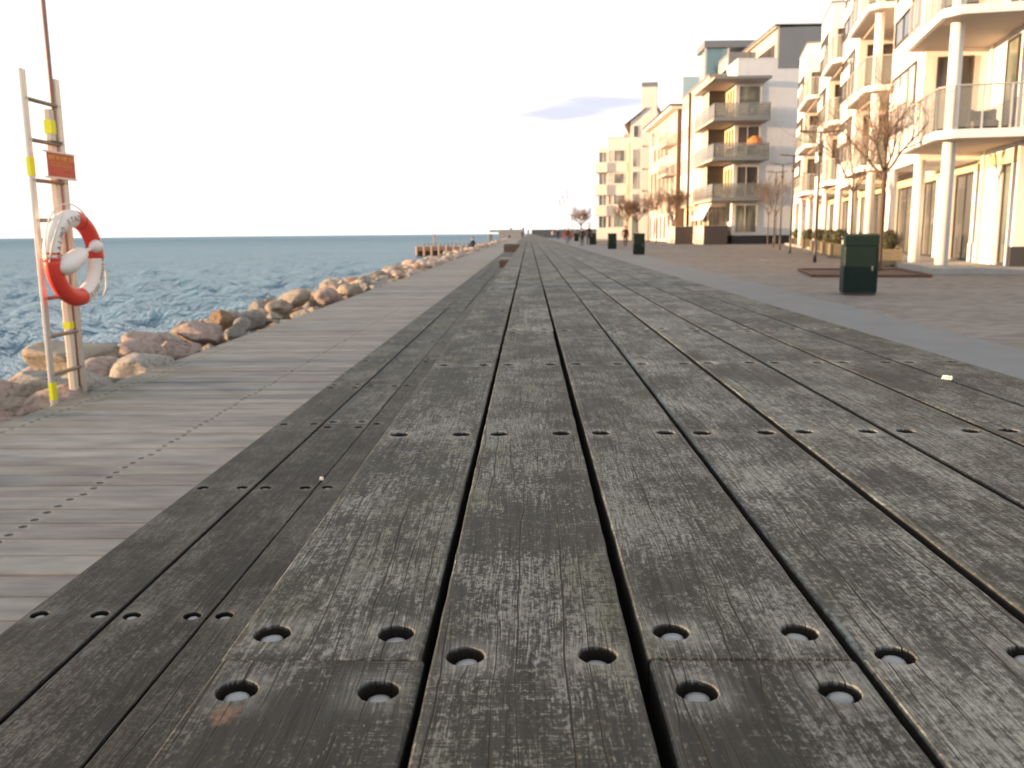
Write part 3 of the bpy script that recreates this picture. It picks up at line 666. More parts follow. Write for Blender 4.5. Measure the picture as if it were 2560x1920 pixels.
# make repeated descriptions differ where the stones do; only true look-alikes keep a shared label
for lab, os_ in list(used_labels.items()):
    if len(os_) > 1:
        os_.sort(key=lambda q: q.location.y)
        words = ['nearest', 'second nearest', 'third nearest', 'fourth nearest', 'fifth nearest', 'sixth nearest']
        for i, q in enumerate(os_): q['label'] = (words[i] if i < 6 else 'farther') + ' ' + lab
bank = MB(); mats6 = list(ROCKC.values()); rv = []; rf = []; rmi = []
vo = 0; y = 33
LV = [(np.array([v.co[:] for v in m.vertices]), [tuple(p.vertices) for p in m.polygons]) for m in RML]
rs = np.random.RandomState(9)
for row, (x0, z0, sm) in enumerate(((-3.88, -.22, .24), (-4.3, -.20, .29), (-4.8, -.24, .32), (-5.5, -.5, .45), (-6.3, -.9, .48))):
    y = 24.
    while y < 214:
        s = sm * rs.uniform(.75, 1.3); y += s * rs.uniform(.9, 1.3); vv, ff = LV[rs.randint(8)]
        a, b2 = rs.uniform(0, 6.28), rs.uniform(-.4, .4); ca, sa = math.cos(a), math.sin(a)
        p = vv * np.array([s * rs.uniform(.9, 1.25), s * rs.uniform(.9, 1.3), s * rs.uniform(.65, .95)])
        q = np.stack([p[:, 0] * ca - p[:, 1] * sa, p[:, 0] * sa + p[:, 1] * ca, p[:, 2] + b2 * p[:, 0]], -1) + np.array([x0 + rs.uniform(-.25, .25), y, z0 + rs.uniform(-.12, .14)])
        rv.append(q); rf += [tuple(i + vo for i in t) for t in ff]; vo += len(vv); rmi += [rs.choice(6, p=[.26, .22, .18, .14, .12, .08])] * len(ff)
me = bpy.data.meshes.new('boulders'); me.from_pydata(np.concatenate(rv).tolist(), [], rf)
for m_ in mats6: me.materials.append(m_)
me.polygons.foreach_set('material_index', rmi); me.polygons.foreach_set('use_smooth', [True] * len(rf)); me.update()
o = link('far_boulders', me); o['kind'] = 'stuff'; o['label'] = 'far stretch of the boulder bank along the boardwalk'

# ------------------------------------------------------------------ rescue post, ladder, lifebuoy, sign, boat hook
def rescue_station():
    post = empty('rescue_post', (-3.60, 6.83, -.25)); tag(post, 'pale square-edged steel post at the boardwalk edge holding the ladder and lifebuoy', 'post')
    mb = MB().cbox(-.026, .026, -.03, .03, 0, 2.42, .008); mb.build('shaft', M['postm'], post)
    for z, h in ((2.24, .10), (1.12 - .6 + .25, .05)): MB().box(-.028, .028, -.032, .032, z, z + h).build('reflective_tape', M['tape'], post)
    for z in (2.17, 1.32): MB().box(-.045, .04, -.055, .09, z, z + .018).build('bracket', M['frame'], post)
    lad = empty('rescue_ladder', (-3.575, 6.70, -.28)); tag(lad, 'long pale aluminium ladder with bronze rungs hung upright on the rescue post', 'ladder')
    for s in (-.23, .23):
        mb = MB().cbox(-.012, .012, s - .031, s + .031, 0, 2.68 if s < 0 else 2.68, .004)
        ra = mb.build('rail', M['alu'], lad)
        for z in ((1.94, .13), (.30, .13)) if s < 0 else ():
            MB().box(-.0135, .0135, s - .0325, s + .0325, z[0], z[0] + z[1]).build('reflective_tape', M['tape'], ra)
        for k in range(9):
            MB().tube([(.0125, s, .2 + .285 * k), (.0165, s, .2 + .285 * k)], .006, 8).build('rivet', M['steel'], ra)
    for k in range(9): MB().tube([(0, -.2, .2 + .285 * k), (0, .2, .2 + .285 * k)], .015, 10).build('rung', M['rung'], lad, True)
    hk = MB().tube([(0, 0, .05), (0, 0, 1.2), (.004, -.005, 2.4), (.006, -.02, 4.6)], .017, 10).build('boat_hook', M['hook'], None, True); hk.location = (-3.59, 6.88, 0)
    tag(hk, 'slim brown boat hook pole standing up against the rescue post out of the picture', 'boat hook')
    # instruction board facing the promenade
    sg = empty('instruction_sign', (-3.51, 6.76, 1.665)); sg.scale = (.92, .92, .92); sg.rotation_euler = (0, 0, R(1)); tag(sg, 'red instruction board with yellow print fixed to the rescue post', 'sign')
    MB().box(-.004, .004, -.205, .235, 0, .185).build('board', M['signred'], sg)
    MB().box(-.012, .010, -.245, .24, .186, .200).build('rail', M['alu'], sg); MB().box(-.012, .010, -.235, .24, -.016, -.001).build('rail', M['alu'], sg)
    rs = random.Random(3)
    def line(z, h, y0, y1, words):
        y = y0; mb = MB()
        for w in words:
            if y + w > y1: break
            n = max(1, int(w / (h * .62)))
            for q in range(n): 
                a = y + q * w / n; ww = w / n * .7
                mb.box(.004, .0052, a, a + ww * .35, z, z + h); mb.box(.004, .0052, a, a + ww, z + h * rs.choice((0, .4, .75)), z + h * rs.choice((.25, .6, 1)))
            y += w + h * .5
        return mb
    line(.132, .036, -.19, .225, [.10, .06, .12, .08]).build('heading', M['signyel'], sg)
    for z, wd in ((.108, [.05, .03, .08, .04, .07, .06]), (.082, [.06, .08, .03, .05, .09, .04]), (.034, [.0, .0]), (.012, [.05, .04])):
        line(z, .013, -.16, .20, wd).build('text_line', M['signor'] if z < .08 else M['signyel'], sg)
    line(.040, .011, .05, .2, [.06, .05]).build('text_line', M['signor'], sg)
    # lifebuoy
    lb = empty('lifebuoy', (-3.425, 6.68, 1.065)); lb.rotation_euler = (R(90), 0, R(90 - 3)); tag(lb, 'red and white lifebuoy ring with black lettering hanging on the rescue post', 'lifebuoy')
    Rm, rm = .295, .066      # ring lies in the local XY plane, facing local +Z
    def tor(t, p, e=0): return ((Rm + (rm + e) * math.cos(p)) * math.cos(t), (Rm + (rm + e) * math.cos(p)) * math.sin(t), (rm * .86 + e) * math.sin(p))
    def seg(name, a0, a1, mat, e=0., n=20):
        rings = [[tor(a0 + (a1 - a0) * i / n, 2 * math.pi * k / 18, e) for k in range(18)] for i in range(n + 1)]
        return MB().loft(rings).build(name, mat, lb, True)
    seg('white_segment', R(84), R(181), M['whitep']); seg('red_segment', R(181), R(281), M['red']); seg('white_segment', R(281), R(358), M['whitep']); seg('red_segment', R(-2), R(84), M['red'])
    seg('band', R(172), R(174.5), M['red'], .002, 3); seg('band', R(178), R(181.5), M['red'], .002, 3); seg('band', R(66), R(67.2), M['maroon'], .0015, 3)
    def lettering(txt, mid, span, size, flip):
        n = len(txt)
        for i, ch in enumerate(txt):
            if ch == ' ': continue
            mb = MB()
            cu = bpy.data.curves.new('glyph', 'FONT'); cu.body = ch; cu.size = size; cu.align_x = 'CENTER'; cu.resolution_u = 3
            ob = bpy.data.objects.new('glyph', cu); COL.objects.link(ob); bpy.context.view_layer.update()
            me = ob.evaluated_get(bpy.context.evaluated_depsgraph_get()).to_mesh()
            t = mid + (span / 2 - span * i / (n - 1)) * (-1 if flip else 1)
            er = Vector((math.cos(t), math.sin(t), 0)); et = Vector((-math.sin(t), math.cos(t), 0))
            ax, ay = (et, -er) if flip else (-et, er)
            base = Rm - size * .36 if not flip else Rm + size * .36
            bm_ = bmesh.new(); bm_.from_mesh(me)
            for ax_ in (0, 1):
                for q in range(-8, 12): bmesh.ops.bisect_plane(bm_, geom=bm_.verts[:] + bm_.edges[:] + bm_.faces[:], plane_co=(q * .0085, q * .0085, 0), plane_no=(1 - ax_, ax_, 0))
            bmesh.ops.triangulate(bm_, faces=bm_.faces[:]); ob.to_mesh_clear(); me = bpy.data.meshes.new('glyph'); bm_.to_mesh(me); bm_.free()
            i0 = len(mb.v)
            for v in me.vertices:
                p = er * base + ax * v.co.x * .86 + ay * v.co.y
                rad = p.length - Rm; z = rm * .86 * math.sqrt(max(0, 1 - (rad / rm) ** 2)) + .0022
                mb.v.append((p.x, p.y, z))
            for pl in me.polygons: mb.f.append(tuple(i0 + q for q in pl.vertices)); mb.m.append(0)
            bpy.data.objects.remove(ob); bpy.data.curves.remove(cu); bpy.data.meshes.remove(me)
            mb.build('letter', M['ink'], lb, fix=False)
    lettering('MALMÖ STAD', R(131), R(86), .064, False); lettering('TRYGG-HANSA', R(319), R(74), .056, True)
    # grab rope, looped round the ring
    pts = []
    for k in range(97):
        t = R(-70 + k * 250 / 96); bul = abs(math.sin((t - R(-70)) * 1.44 * 1.0)) ; pts.append(((Rm + rm + .004 + .045 * bul) * math.cos(t), (Rm + rm + .004 + .045 * bul) * math.sin(t), .004))
    MB().tube(pts, .0055, 6).build('grab_rope', M['rope'], lb, True)
    pts = [((Rm + rm) * math.cos(R(5)), .02, 0), (.40, -.08, .01), (.425, -.17, .0), (.41, -.25, .0), (.36, -.31, 0)]
    MB().tube(pts, .006, 6).build('grab_rope', M['rope'], lb, True)
    MB().tube([(-.365, -.02, .02), (-.345, .10, .04), (-.29, .20, .045), (-.22, .28, .04), (-.15, .335, .03)], .006, 6).build('grab_rope', M['rope'], lb, True)
    # throw bag tied across the middle
    tb = MB().tube([(-.29, -.075, .03), (-.26, -.062, .05), (-.18, -.04, .055), (-.05, .01, .055), (.02, .035, .05), (.055, .045, .045)], [.02, .062, .074, .066, .048, .022], 14).build('throw_bag', M['whitep'], None, True)
    tb.matrix_world = Matrix.Translation(lb.location) @ lb.rotation_euler.to_matrix().to_4x4(); tag(tb, 'white throw-line bag tied across the middle of the lifebuoy', 'throw bag')
    nk = MB().tube([(.05, .043, .045), (.12, .062, .05), (.16, .07, .055)], [.018, .015, .014], 8).build('neck', M['whitep'], tb, True)
    me = MB(); me.tube([(.15, .07, .05), (.175, .078, .055), (.215, .085, .055), (.25, .085, .05), (.265, .085, .045)], [.012, .04, .052, .042, .012], 12).build('end_ball', M['whitep'], tb, True)
rescue_station()

# ------------------------------------------------------------------ people (one continuous body each)
def skin_body(name, joints, bones, mats_fn, mats, sub=2):
    me = bpy.data.meshes.new(name); me.from_pydata([j[0] for j in joints], bones, [])
    o = bpy.data.objects.new(name, me); COL.objects.link(o)
    sk = o.modifiers.new('skin', 'SKIN'); sk.use_smooth_shade = True
    for i, j in enumerate(joints):
        d = me.skin_vertices[0].data[i]; d.radius = (j[1], j[2] if len(j) > 2 else j[1]); d.use_root = (i == 0)
    sb = o.modifiers.new('sub', 'SUBSURF'); sb.levels = sub; sb.render_levels = sub
    bpy.context.view_layer.update()
    m2 = bpy.data.meshes.new_from_object(o.evaluated_get(bpy.context.evaluated_depsgraph_get()))
    bpy.data.objects.remove(o); bpy.data.meshes.remove(me)
    m2.name = name; m2.materials.clear()
    for m in mats: m2.materials.append(m)
    for p in m2.polygons: p.material_index = mats_fn(p.center); p.use_smooth = True
    return m2
def person(label, x, y, z0, h, face, jacket, trousers, walk=.0, sit=False, hood=False, cap=None, group=None):
    """face: heading in degrees (0 = away along +Y)"""
    k = h / 1.75
    if not sit:
        hip = .92; st = .20 * walk
        J = [((0, 0, hip), .14, .10), ((0, .01, 1.12), .145, .105), ((0, .015, 1.32), .17, .115), ((0, .01, 1.44), .11, .085), ((0, .015, 1.53), .055, .055), ((0, .03, 1.60), .075, .085), ((0, .035, 1.70), .072, .085)]
        B = [(0, 1), (1, 2), (2, 3), (3, 4), (4, 5), (5, 6)]
        for s in (-1, 1):
            w = s * st; i = len(J)
            J += [((s * .10, 0, .86), .095), ((s * .105, w * .55 + .02, .48), .062), ((s * .105, w - .05 * (s * walk < 0), .10), .045), ((s * .12, w + .10, .035), .04, .035)]
            B += [(0, i), (i, i + 1), (i + 1, i + 2), (i + 2, i + 3)]
            i = len(J); a = -w * .7
            J += [((s * .205, 0, 1.39), .07), ((s * .255, a * .4 - .02, 1.12), .052), ((s * .25, a + .06, .88), .04), ((s * .245, a + .09, .80), .034)]
            B += [(2, i), (i, i + 1), (i + 1, i + 2), (i + 2, i + 3)]
        def mf(c):
            if c.z > 1.50: return 2 if not hood or c.y > .07 else 0
            if c.z < .075: return 3
            if c.z < .84 and abs(c.x) < .19: return 1
            if c.z < .845 and abs(c.x) >= .19: return 2
            return 0
        head = (0, .032, 1.66)
    else:
        J = [((0, 0, .12), .15, .13), ((0, .03, .34), .15, .11), ((0, .08, .56), .165, .11), ((0, .11, .67), .10, .08), ((0, .14, .75), .055), ((0, .175, .82), .072, .082), ((0, .19, .92), .07, .082)]
        B = [(0, 1), (1, 2), (2, 3), (3, 4), (4, 5), (5, 6)]
        for s in (-1, 1):
            i = len(J); J += [((s * .11, .20, .20), .085), ((s * .13, .44, .36), .065), ((s * .12, .56, .06), .048), ((s * .12, .64, -.06), .042), ((s * .13, .74, -.07), .04)]
            B += [(0, i), (i, i + 1), (i + 1, i + 2), (i + 2, i + 3), (i + 3, i + 4)]
            i = len(J); J += [((s * .20, .10, .60), .066), ((s * .24, .22, .42), .052), ((s * .10, .40, .46), .04), ((s * .04, .44, .48), .035)]
            B += [(2, i), (i, i + 1), (i + 1, i + 2), (i + 2, i + 3)]
        def mf(c):
            if c.z > .74: return 2
            if c.z < -.02: return 3
            if c.z < .34 and c.y > .12: return 1
            return 0
        head = (0, .18, .88)
    me = skin_body('person', J, B, mf, [jacket, trousers, M['skin'], M['black']], 2)
    o = link('person', me); o.location = (x, y, z0); o.scale = (k, k, k); o.rotation_euler = (0, 0, R(-face)); tag(o, label, 'person', group)
    b = bmesh.new(); bmesh.ops.create_icosphere(b, subdivisions=2, radius=1)
    for v in b.verts:
        v.co = Vector((v.co.x * .088, v.co.y * .105, v.co.z * .098)) + Vector(head) + Vector((0, -.012, .035))
        if v.co.z < head[2] - .02 and v.co.y > head[1]: v.co.y = head[1]
        if v.co.y > head[1] + .05 and v.co.z < head[2] + .05: v.co.y = head[1] + .05
    mh = bpy.data.meshes.new('hair'); b.to_mesh(mh); b.free(); mh.materials.append(cap or (jacket if hood else M['hair'])); mh.polygons.foreach_set('use_smooth', [True] * len(mh.polygons))
    link('hood' if hood else 'cap' if cap else 'hair', mh, o)
    # face: eyes, nose and mouth sit on the front of the head
    fm = MB(); hx, hy, hz = head
    for s in (-1, 1): fm.box(s * .032 - .010, s * .032 + .010, hy + .078, hy + .086, hz - .004, hz + .006)
    fm.box(-.022, .022, hy + .076, hy + .084, hz - .062, hz - .055); fm.build('face', M['hair'], o)
    MB().loft([[(-.012, hy + .07, hz + .0), (.012, hy + .07, hz + .0), (.015, hy + .07, hz - .035), (-.015, hy + .07, hz - .035)], [(-.004, hy + .09, hz - .005), (.004, hy + .09, hz - .005), (.008, hy + .105, hz - .03), (-.008, hy + .105, hz - .03)]]).build('nose', M['skin'], o)
    return o
person('person in a dark maroon jacket and pale blue jeans walking along the grey path', 4.35, 101, 0, 1.74, 180, M['maroon'], M['denim'], 1)
person('shorter person in dark clothes walking on the right beside a taller companion', 4.98, 84, 0, 1.62, 180, M['black'], M['navy'], .8)
person('tall person in a long black coat beside a shorter companion on the grey path', 5.75, 86, 0, 1.88, 180, M['black'], M['black'], .8)
person('hooded person in dark brown clothes walking on the paving between the bins', 8.15, 76, 0, 1.72, 175, M['maroon'], M['navy'], .7, hood=True)
person('person in black with a white cap far away beside the red pushchair', 5.2, 160, 0, 1.8, 180, M['black'], M['black'], .5, cap=M['whitep'])
person('person in dark clothes sitting on the rocks near the wooden jetty facing the sea', -4.7, 77, -.05, 1.75, -60, M['navy'], M['navy'], sit=True)
person('dark figure sitting below the grey end wall, left of the others', -4.4, 205, .0, 1.75, 180, M['black'], M['navy'], sit=True)
person('dark figure in black walking in front of the end wall toward the camera', -1.35, 190, .0, 1.7, 180, M['black'], M['black'], .6)
person('person in brown clothes at the gap of the end wall', -.1, 200, .45, 1.7, 200, M['brownc'], M['brownc'], .4)
person('small child in pale pink clothes far along the paving', 7.3, 136, 0, 1.25, 180, M['pinkc'], M['pinkc'], .4)
person('small child in a red top beside the pink child far along the paving', 6.7, 140, 0, 1.15, 160, M['redc'], M['pinkc'], .4)
person('person standing on top of the end wall near its left end', -4.3, 222, 2.12, 1.6, 180, M['black'], M['black'], 0) if False else None
person('person in a long dark coat far away, right of the red pushchair', 7.0, 168, 0, 1.75, 180, M['navy'], M['black'], .6)
person('person in brown far away, left of the two small children', 6.1, 132, 0, 1.72, 10, M['brownc'], M['navy'], .8)
person('pair member in light jacket far away at the end of the grey path', 4.9, 185, 0, 1.75, 180, M['pinkc'], M['denim'], .6)
# pushchair
pc = empty('pushchair', (5.9, 150, 0)); tag(pc, 'red pushchair far away beside the person in a white cap', 'pushchair')
MB().loft([[(-.22, -.3, .35), (.22, -.3, .35), (.22, .25, .42), (-.22, .25, .42)], [(-.24, -.35, .62), (.24, -.35, .62), (.24, .32, .8), (-.24, .32, .8)]]).build('seat', M['redc'], pc)
MB().loft([[(-.24, .0 + .3 * math.cos(a), .72 + .32 * math.sin(a)), (.24, .0 + .3 * math.cos(a), .72 + .32 * math.sin(a))] for a in np.linspace(.1, 2.4, 8)], closed=False, caps=False).build('hood', M['redc'], pc)
for sx in (-.24, .24):
    for sy in (-.28, .3): MB().tube([(sx - .015, sy, .13), (sx + .015, sy, .13)], .13, 14).build('wheel', M['black'], pc)
    MB().tube([(sx, -.28, .13), (sx, .3, .5), (sx, .62, 1.02)], .012, 6).build('frame', M['alu'], pc)

# ------------------------------------------------------------------ bins
def litter_bin(label, x, y, rz):
    o = empty('litter_bin', (x, y, 0), R(rz)); tag(o, label, 'litter bin', 'green litter bins along the promenade')
    w, d = .305, .29
    MB().cbox(-w + .02, w - .02, -d + .02, d - .02, 0, .06, .005).build('foot', M['frame'], o)
    MB().cbox(-w, w, -d, d, .05, .93, .02).build('body', M['binG'], o)
    MB().box(-w + .05, w - .05, -d - .006, -d - .001, .10, .88).build('door', M['binG'], o)
    MB().box(w - .12, w - .09, -d - .012, -d - .004, .46, .54).build('lock', M['steel'], o)
    MB().box(-w + .002, w - .002, -d + .002, d - .002, .931, 1.105).build('hood', M['binG'], o); MB().box(-w - .004, -w + .001, -.2, .2, .955, 1.06).build('opening', M['black'], o)
    arc = []
    for i in range(9):
        t = -1 + i / 4; arc.append((t * d, 1.115 + .035 * (1 - t * t)))
    rings = [[(sx, yy, zz) for yy, zz in arc] + [(sx, yy, zz - .02) for yy, zz in reversed(arc)] for sx in (-w - .001, w + .001)]
    MB().loft(rings).build('lid', M['binG'], o)
    MB().box(-w - .03, -w - .011, -.10, .10, 1.085, 1.10).build('ashtray', M['steel'], o)
    MB().box(-w - .022, -w - .004, -.05, .02, .95, 1.03).build('sticker', M['whitep'], o)
    return o
litter_bin('large dark green litter bin standing nearest on the brick paving before the trees', 6.33, 17.25, -12)
litter_bin('dark green litter bin in the middle distance, second of the row along the grey path', 6.0, 49, -3)
litter_bin('smaller looking dark green litter bin, third of the row along the grey path', 6.12, 66, 0)
litter_bin('dark green litter bin half hidden behind the tall person in black', 6.45, 90, 0)
litter_bin('farthest dark green litter bin, behind the person in blue jeans', 6.8, 128, 0)

# ------------------------------------------------------------------ trees
def bare_tree(label, x, y, h, fork, spread, seed, tr=.055, levels=4, dens=3, group=None, pollard=False, lean=0., twig=1.):
    rs = random.Random(seed); o = empty('bare_tree', (x, y, 0), rs.uniform(0, 6)); tag(o, label, 'tree', group)
    mb = MB(); top = Vector((lean, 0, fork))
    mb.tube([(0, 0, -.05), (0, 0, .12), (lean * .3 + rs.uniform(-.02, .02), rs.uniform(-.02, .02), fork * .5), (lean, 0, fork)], [tr * 1.5, tr * 1.08, tr * .9, tr * .8], 9)
    mb.build('trunk', M['bark'], o, True)
    limbs = MB(); twigs = MB()
    def grow(p, d, L, r, lv):
        n = 3 if lv > 0 else 2; pts = [p]; q = p; dd = d.copy()
        for i in range(n):
            dd = (dd + Vector((rs.gauss(0, .13), rs.gauss(0, .13), rs.gauss(.05, .10)))).normalized(); q = q + dd * (L / n); pts.append(q)
        radii = [r * (1 - .45 * i / n) for i in range(n + 1)]
        (limbs if lv >= levels - 1 else twigs).tube(pts, [max(q, .009 if pollard else .006) for q in radii], 6 if lv >= levels - 1 else 3, caps=False)
        if lv <= 0: return
        for c in range(dens if lv > 1 else dens + 1):
            t = rs.uniform(.35, 1.0); i = min(n - 1, int(t * n)); bp = pts[i].lerp(pts[i + 1], t * n - i)
            ax = dd.cross(Vector((rs.gauss(0, 1), rs.gauss(0, 1), rs.gauss(0, 1)))).normalized()
            nd = (Matrix.Rotation(rs.uniform(.35, .85), 3, ax) @ dd); nd.z += .18; nd.normalize()
            grow(bp, nd, L * rs.uniform(.55, .78), r * .5, lv - 1)
        grow(pts[-1], dd, L * .7, r * .55, lv - 1)
    nl = 8 if pollard else 4
    for k in range(nl):
        a = k * 6.283 / nl + rs.uniform(-.4, .4); e = rs.uniform(.5, .9) if not pollard else rs.uniform(.6, 1.15)
        d = Vector((math.cos(a) * math.cos(e) * spread, math.sin(a) * math.cos(e) * spread, math.sin(e))).normalized()
        grow(top - Vector((0, 0, rs.uniform(0, .25))), d, (h - fork) * rs.uniform(.40, .52), tr * (.42 if pollard else .55), levels)
    if not pollard: grow(top, Vector((lean * .1, 0, 1)), (h - fork) * .5, tr * .7, levels)
    limbs.build('limbs', M['bark'], o, True)
    cr = twigs.build('crown', M['twig'], o, fix=False); 
    return o
bare_tree('bare young tree with forked limbs standing just behind the nearest bin', 10.35, 26.6, 5.35, 2.95, .8, 21, .075, 3, 3)
bare_tree('slender bare tree left of the forked tree, in front of the white columns', 11.75, 33.0, 5.7, 2.6, .55, 8, .05, 3, 3)
bare_tree('thin bare tree with narrow crown, left one of the pair behind the lamp posts', 21.2, 80, 5.9, 2.6, .45, 31, .05, 3, 3)
bare_tree('thin bare tree with narrow crown, right one of the pair behind the lamp posts', 22.0, 80.5, 5.9, 2.7, .45, 35, .05, 3, 3)
bare_tree('broad pollarded bare tree with dense twigs before the dark terrace walls', 15.3, 95, 5.6, 2.4, .95, 41, .10, 4, 3, pollard=True)
bare_tree('pollarded bare tree with reddish twigs, left of the pair by the tower block', 12.0, 110, 4.9, 2.6, .8, 43, .09, 4, 3, pollard=True)
bare_tree('pollarded bare tree with dark twigs, right of the pair by the tower block', 13.3, 110.5, 5.2, 2.5, .85, 47, .09, 4, 3, pollard=True)
bare_tree('lone pollarded bare tree at the far end of the promenade against the sky', 8.8, 150, 5.1, 2.4, .85, 53, .13, 4, 3, pollard=True, lean=.1)
# rusty kerb frame round the near tree bed
fr = empty('tree_bed', (9.4, 25.4, 0), R(-11.7)); tag(fr, 'low rusty steel frame of the tree bed behind the nearest bin', 'tree bed')
for a in ((-1.55, 1.4, -2.1, -2.04), (-1.55, 1.4, 2.0, 2.06)): MB().box(a[0], a[1], a[2], a[3], 0, .07).build('edge', M['corten'], fr)
for a in ((-1.55, -1.49), (1.34, 1.4)): MB().box(a[0], a[1], -2.04, 2.0, 0, .07).build('edge', M['corten'], fr)
MB().box(-1.49, 1.34, -2.04, 2.0, -.0, .025).build('soil', surf('bed_soil', (.10, .068, .055), .95, .3, 4, .02, 30), fr)

# ------------------------------------------------------------------ planters with clipped box
def leaf_ball(seed, r):
    rs = random.Random(seed); mb = MB()
    for i in range(1100):
        n = Vector((rs.gauss(0, 1), rs.gauss(0, 1), rs.gauss(0, 1))).normalized()
        if n.z < -.6: continue
        bump = 1 + .10 * mnoise.noise(n * 3 + Vector((seed, 0, 0)))
        p = n * r * bump * rs.uniform(.78, 1.03); p.z *= .88
        a = n.orthogonal().normalized(); b = n.cross(a); t = rs.uniform(0, 6.28); a, b = a * math.cos(t) + b * math.sin(t), b * math.cos(t) - a * math.sin(t)
        a = (a + n * rs.uniform(-.8, .8)).normalized(); s = r * rs.uniform(.07, .12)
        mb.v += [tuple(p - a * s), tuple(p + b * s * .6), tuple(p + a * s), tuple(p - b * s * .6)]; i0 = len(mb.v) - 4; mb.f.append((i0, i0 + 1, i0 + 2, i0 + 3)); mb.m.append(0)
    return mb.mesh('clipped_bush', M['box'])
BALL = [leaf_ball(i, .43) for i in range(3)]
def planter(label, x, y, rz=-11.7, s=1., i=0, posts=True):
    o = empty('planter', (x, y, 0), R(rz)); o.scale = (s, s, s); tag(o, label, 'planter', 'box planters before the white building')
    w = .36
    MB().box(-w + .03, w - .03, -w + .03, w - .03, .06, .52).build('soil', M['deckdark'], o)
    for q in range(4):
        z = .05 + q * .135
        for sx in (-1, 1):
            MB().box(-w, w, sx * w - .012, sx * w + .012, z, z + .128).build('slat', M['planter'], o); MB().box(sx * w - .012, sx * w + .012, -w + .013, w - .013, z, z + .128).build('slat', M['planter'], o)
    for sx in (-1, 1):
        for sy in (-1, 1): MB().box(sx * w - .035, sx * w + .035, sy * w - .035, sy * w + .035, 0, .62).build('corner_post', M['planter'] , o)
    bu = link('clipped_bush', BALL[i % 3], o); bu.location = (0, 0, .86); bu.rotation_euler = (0, 0, i * 1.3); bu.scale = (.92, .92, .92)
    c = MB(); c.loft([[(.26 * math.cos(a) * k, .26 * math.sin(a) * k, z) for a in np.linspace(0, 6.283, 11)[:-1]] for z, k in ((.5, .5), (.65, .95), (.85, 1.15), (1.05, .8), (1.12, .2))]).build('bush_core', M['box'], o)
planter('planter with clipped box ball half hidden behind the nearest green bin', 12.05, 30.3, i=0)
for i, (x, y, w) in enumerate(((13.9, 40.5, 'second nearest'), (15.2, 45.6, 'third nearest'), (16.7, 52.0, 'fourth nearest'), (18.4, 59.3, 'second farthest'), (21.4, 72, 'farthest'))):
    planter(w + ' planter with a clipped box ball in the row before the white columns', x, y, i=i + 1, s=1.05 if i < 2 else 1.1)

# ------------------------------------------------------------------ street lamps
def street_lamp(label, x, y, h, rz=0):
    o = empty('street_lamp', (x, y, 0), R(rz)); tag(o, label, 'street lamp', 'double-armed street lamps on the promenade')
    MB().tube([(0, 0, 0), (0, 0, .9)], .062, 12).tube([(0, 0, .9), (0, 0, h)], [.05, .042], 12).build('pole', M['lamp'], o, True)
    MB().tube([(0, 0, h - .85), (0, 0, h - .5)], .085, 12).build('collar', M['lamp'], o, True)
    MB().tube([(-.55, 0, h), (.55, 0, h)], .025, 8).build('arm', M['lamp'], o, True)
    for s in (-1, 1):
        MB().loft([[(s * .25, -.10, h - .02), (s * .78, -.13, h + .02), (s * .78, .13, h + .02), (s * .25, .10, h - .02)], [(s * .25, -.09, h + .05), (s * .78, -.11, h + .07), (s * .78, .11, h + .07), (s * .25, .09, h + .05)]]).build('lamp_head', M['lamp'], o)
        MB().box(s * .5 - .2, s * .5 + .2, -.07, .07, h - .035, h - .018).build('lens', M['whitep'], o)
street_lamp('nearest double-armed street lamp in front of the bare tree and white building', 11.0, 34.6, 4.85)
street_lamp('second nearest double-armed street lamp beside the first planters', 14.15, 48.8, 5.15)
street_lamp('third double-armed street lamp before the white end wall', 16.1, 57.8, 5.35)
street_lamp('fourth and farthest double-armed street lamp before the thin bare trees', 18.6, 68.5, 5.55)
street_lamp('small far street lamp left of the pollarded trees by the low houses', 14.05, 106, 4.9, 30)
street_lamp('small far street lamp right of the closed white parasol', 14.75, 104, 4.9, 30)
for i, (dx, lab) in enumerate(((15.75, 'left'), (16.45, 'right'))):
    p_ = MB().tube([(0, 0, 0), (0, 0, 6.0 - .5 * i)], [.09, .05], 8).build('thin_pole', M['steel'], None, True); p_.location = (dx * .92, 211, 0); tag(p_, f'{lab} one of two thin grey poles beside the tower block at the far end', 'pole', 'thin poles at the far end')
p_ = MB().tube([(0, 0, 0), (0, 0, 4.0)], [.07, .05], 8).build('thin_pole', M['steel'], None, True); p_.location = (10.9, 212, 0); tag(p_, 'short thin grey pole left of the lone pollarded tree', 'pole', 'thin poles at the far end')
def mast(label, x0, z0, x1, z1, y):
    o = empty('leaning_mast', (x0, y, z0 - 1)); tag(o, label, 'mast', 'leaning masts at the far end')
    d = Vector((x1 - x0, 0, z1 - z0)); a = Vector((0, 0, 0)) - d * (1 / d.z) * 0; b = d + d.normalized() * 1
    MB().tube([(0, 0, 0), b * .5, b], [.13, .11, .08], 6).build('pole', M['alu'], o, True)
    mb = MB()
    for k in range(9):
        c = b * (.60 + .045 * k); mb.tube([c - Vector((.16, 0, 0)), c + Vector((.16, 0, .04))], .09, 5)
    mb.build('lantern_string', M['steel'], o)
mast('tallest leaning pale mast, right one of three at the far end', 11.4, 2.6, 9.6, 12.2, 228)
mast('middle leaning pale mast of three at the far end', 10.5, 2.6, 8.75, 10.7, 229)
mast('shortest leaning pale mast, left one of three at the far end', 9.35, 2.7, 8.0, 9.6, 230)

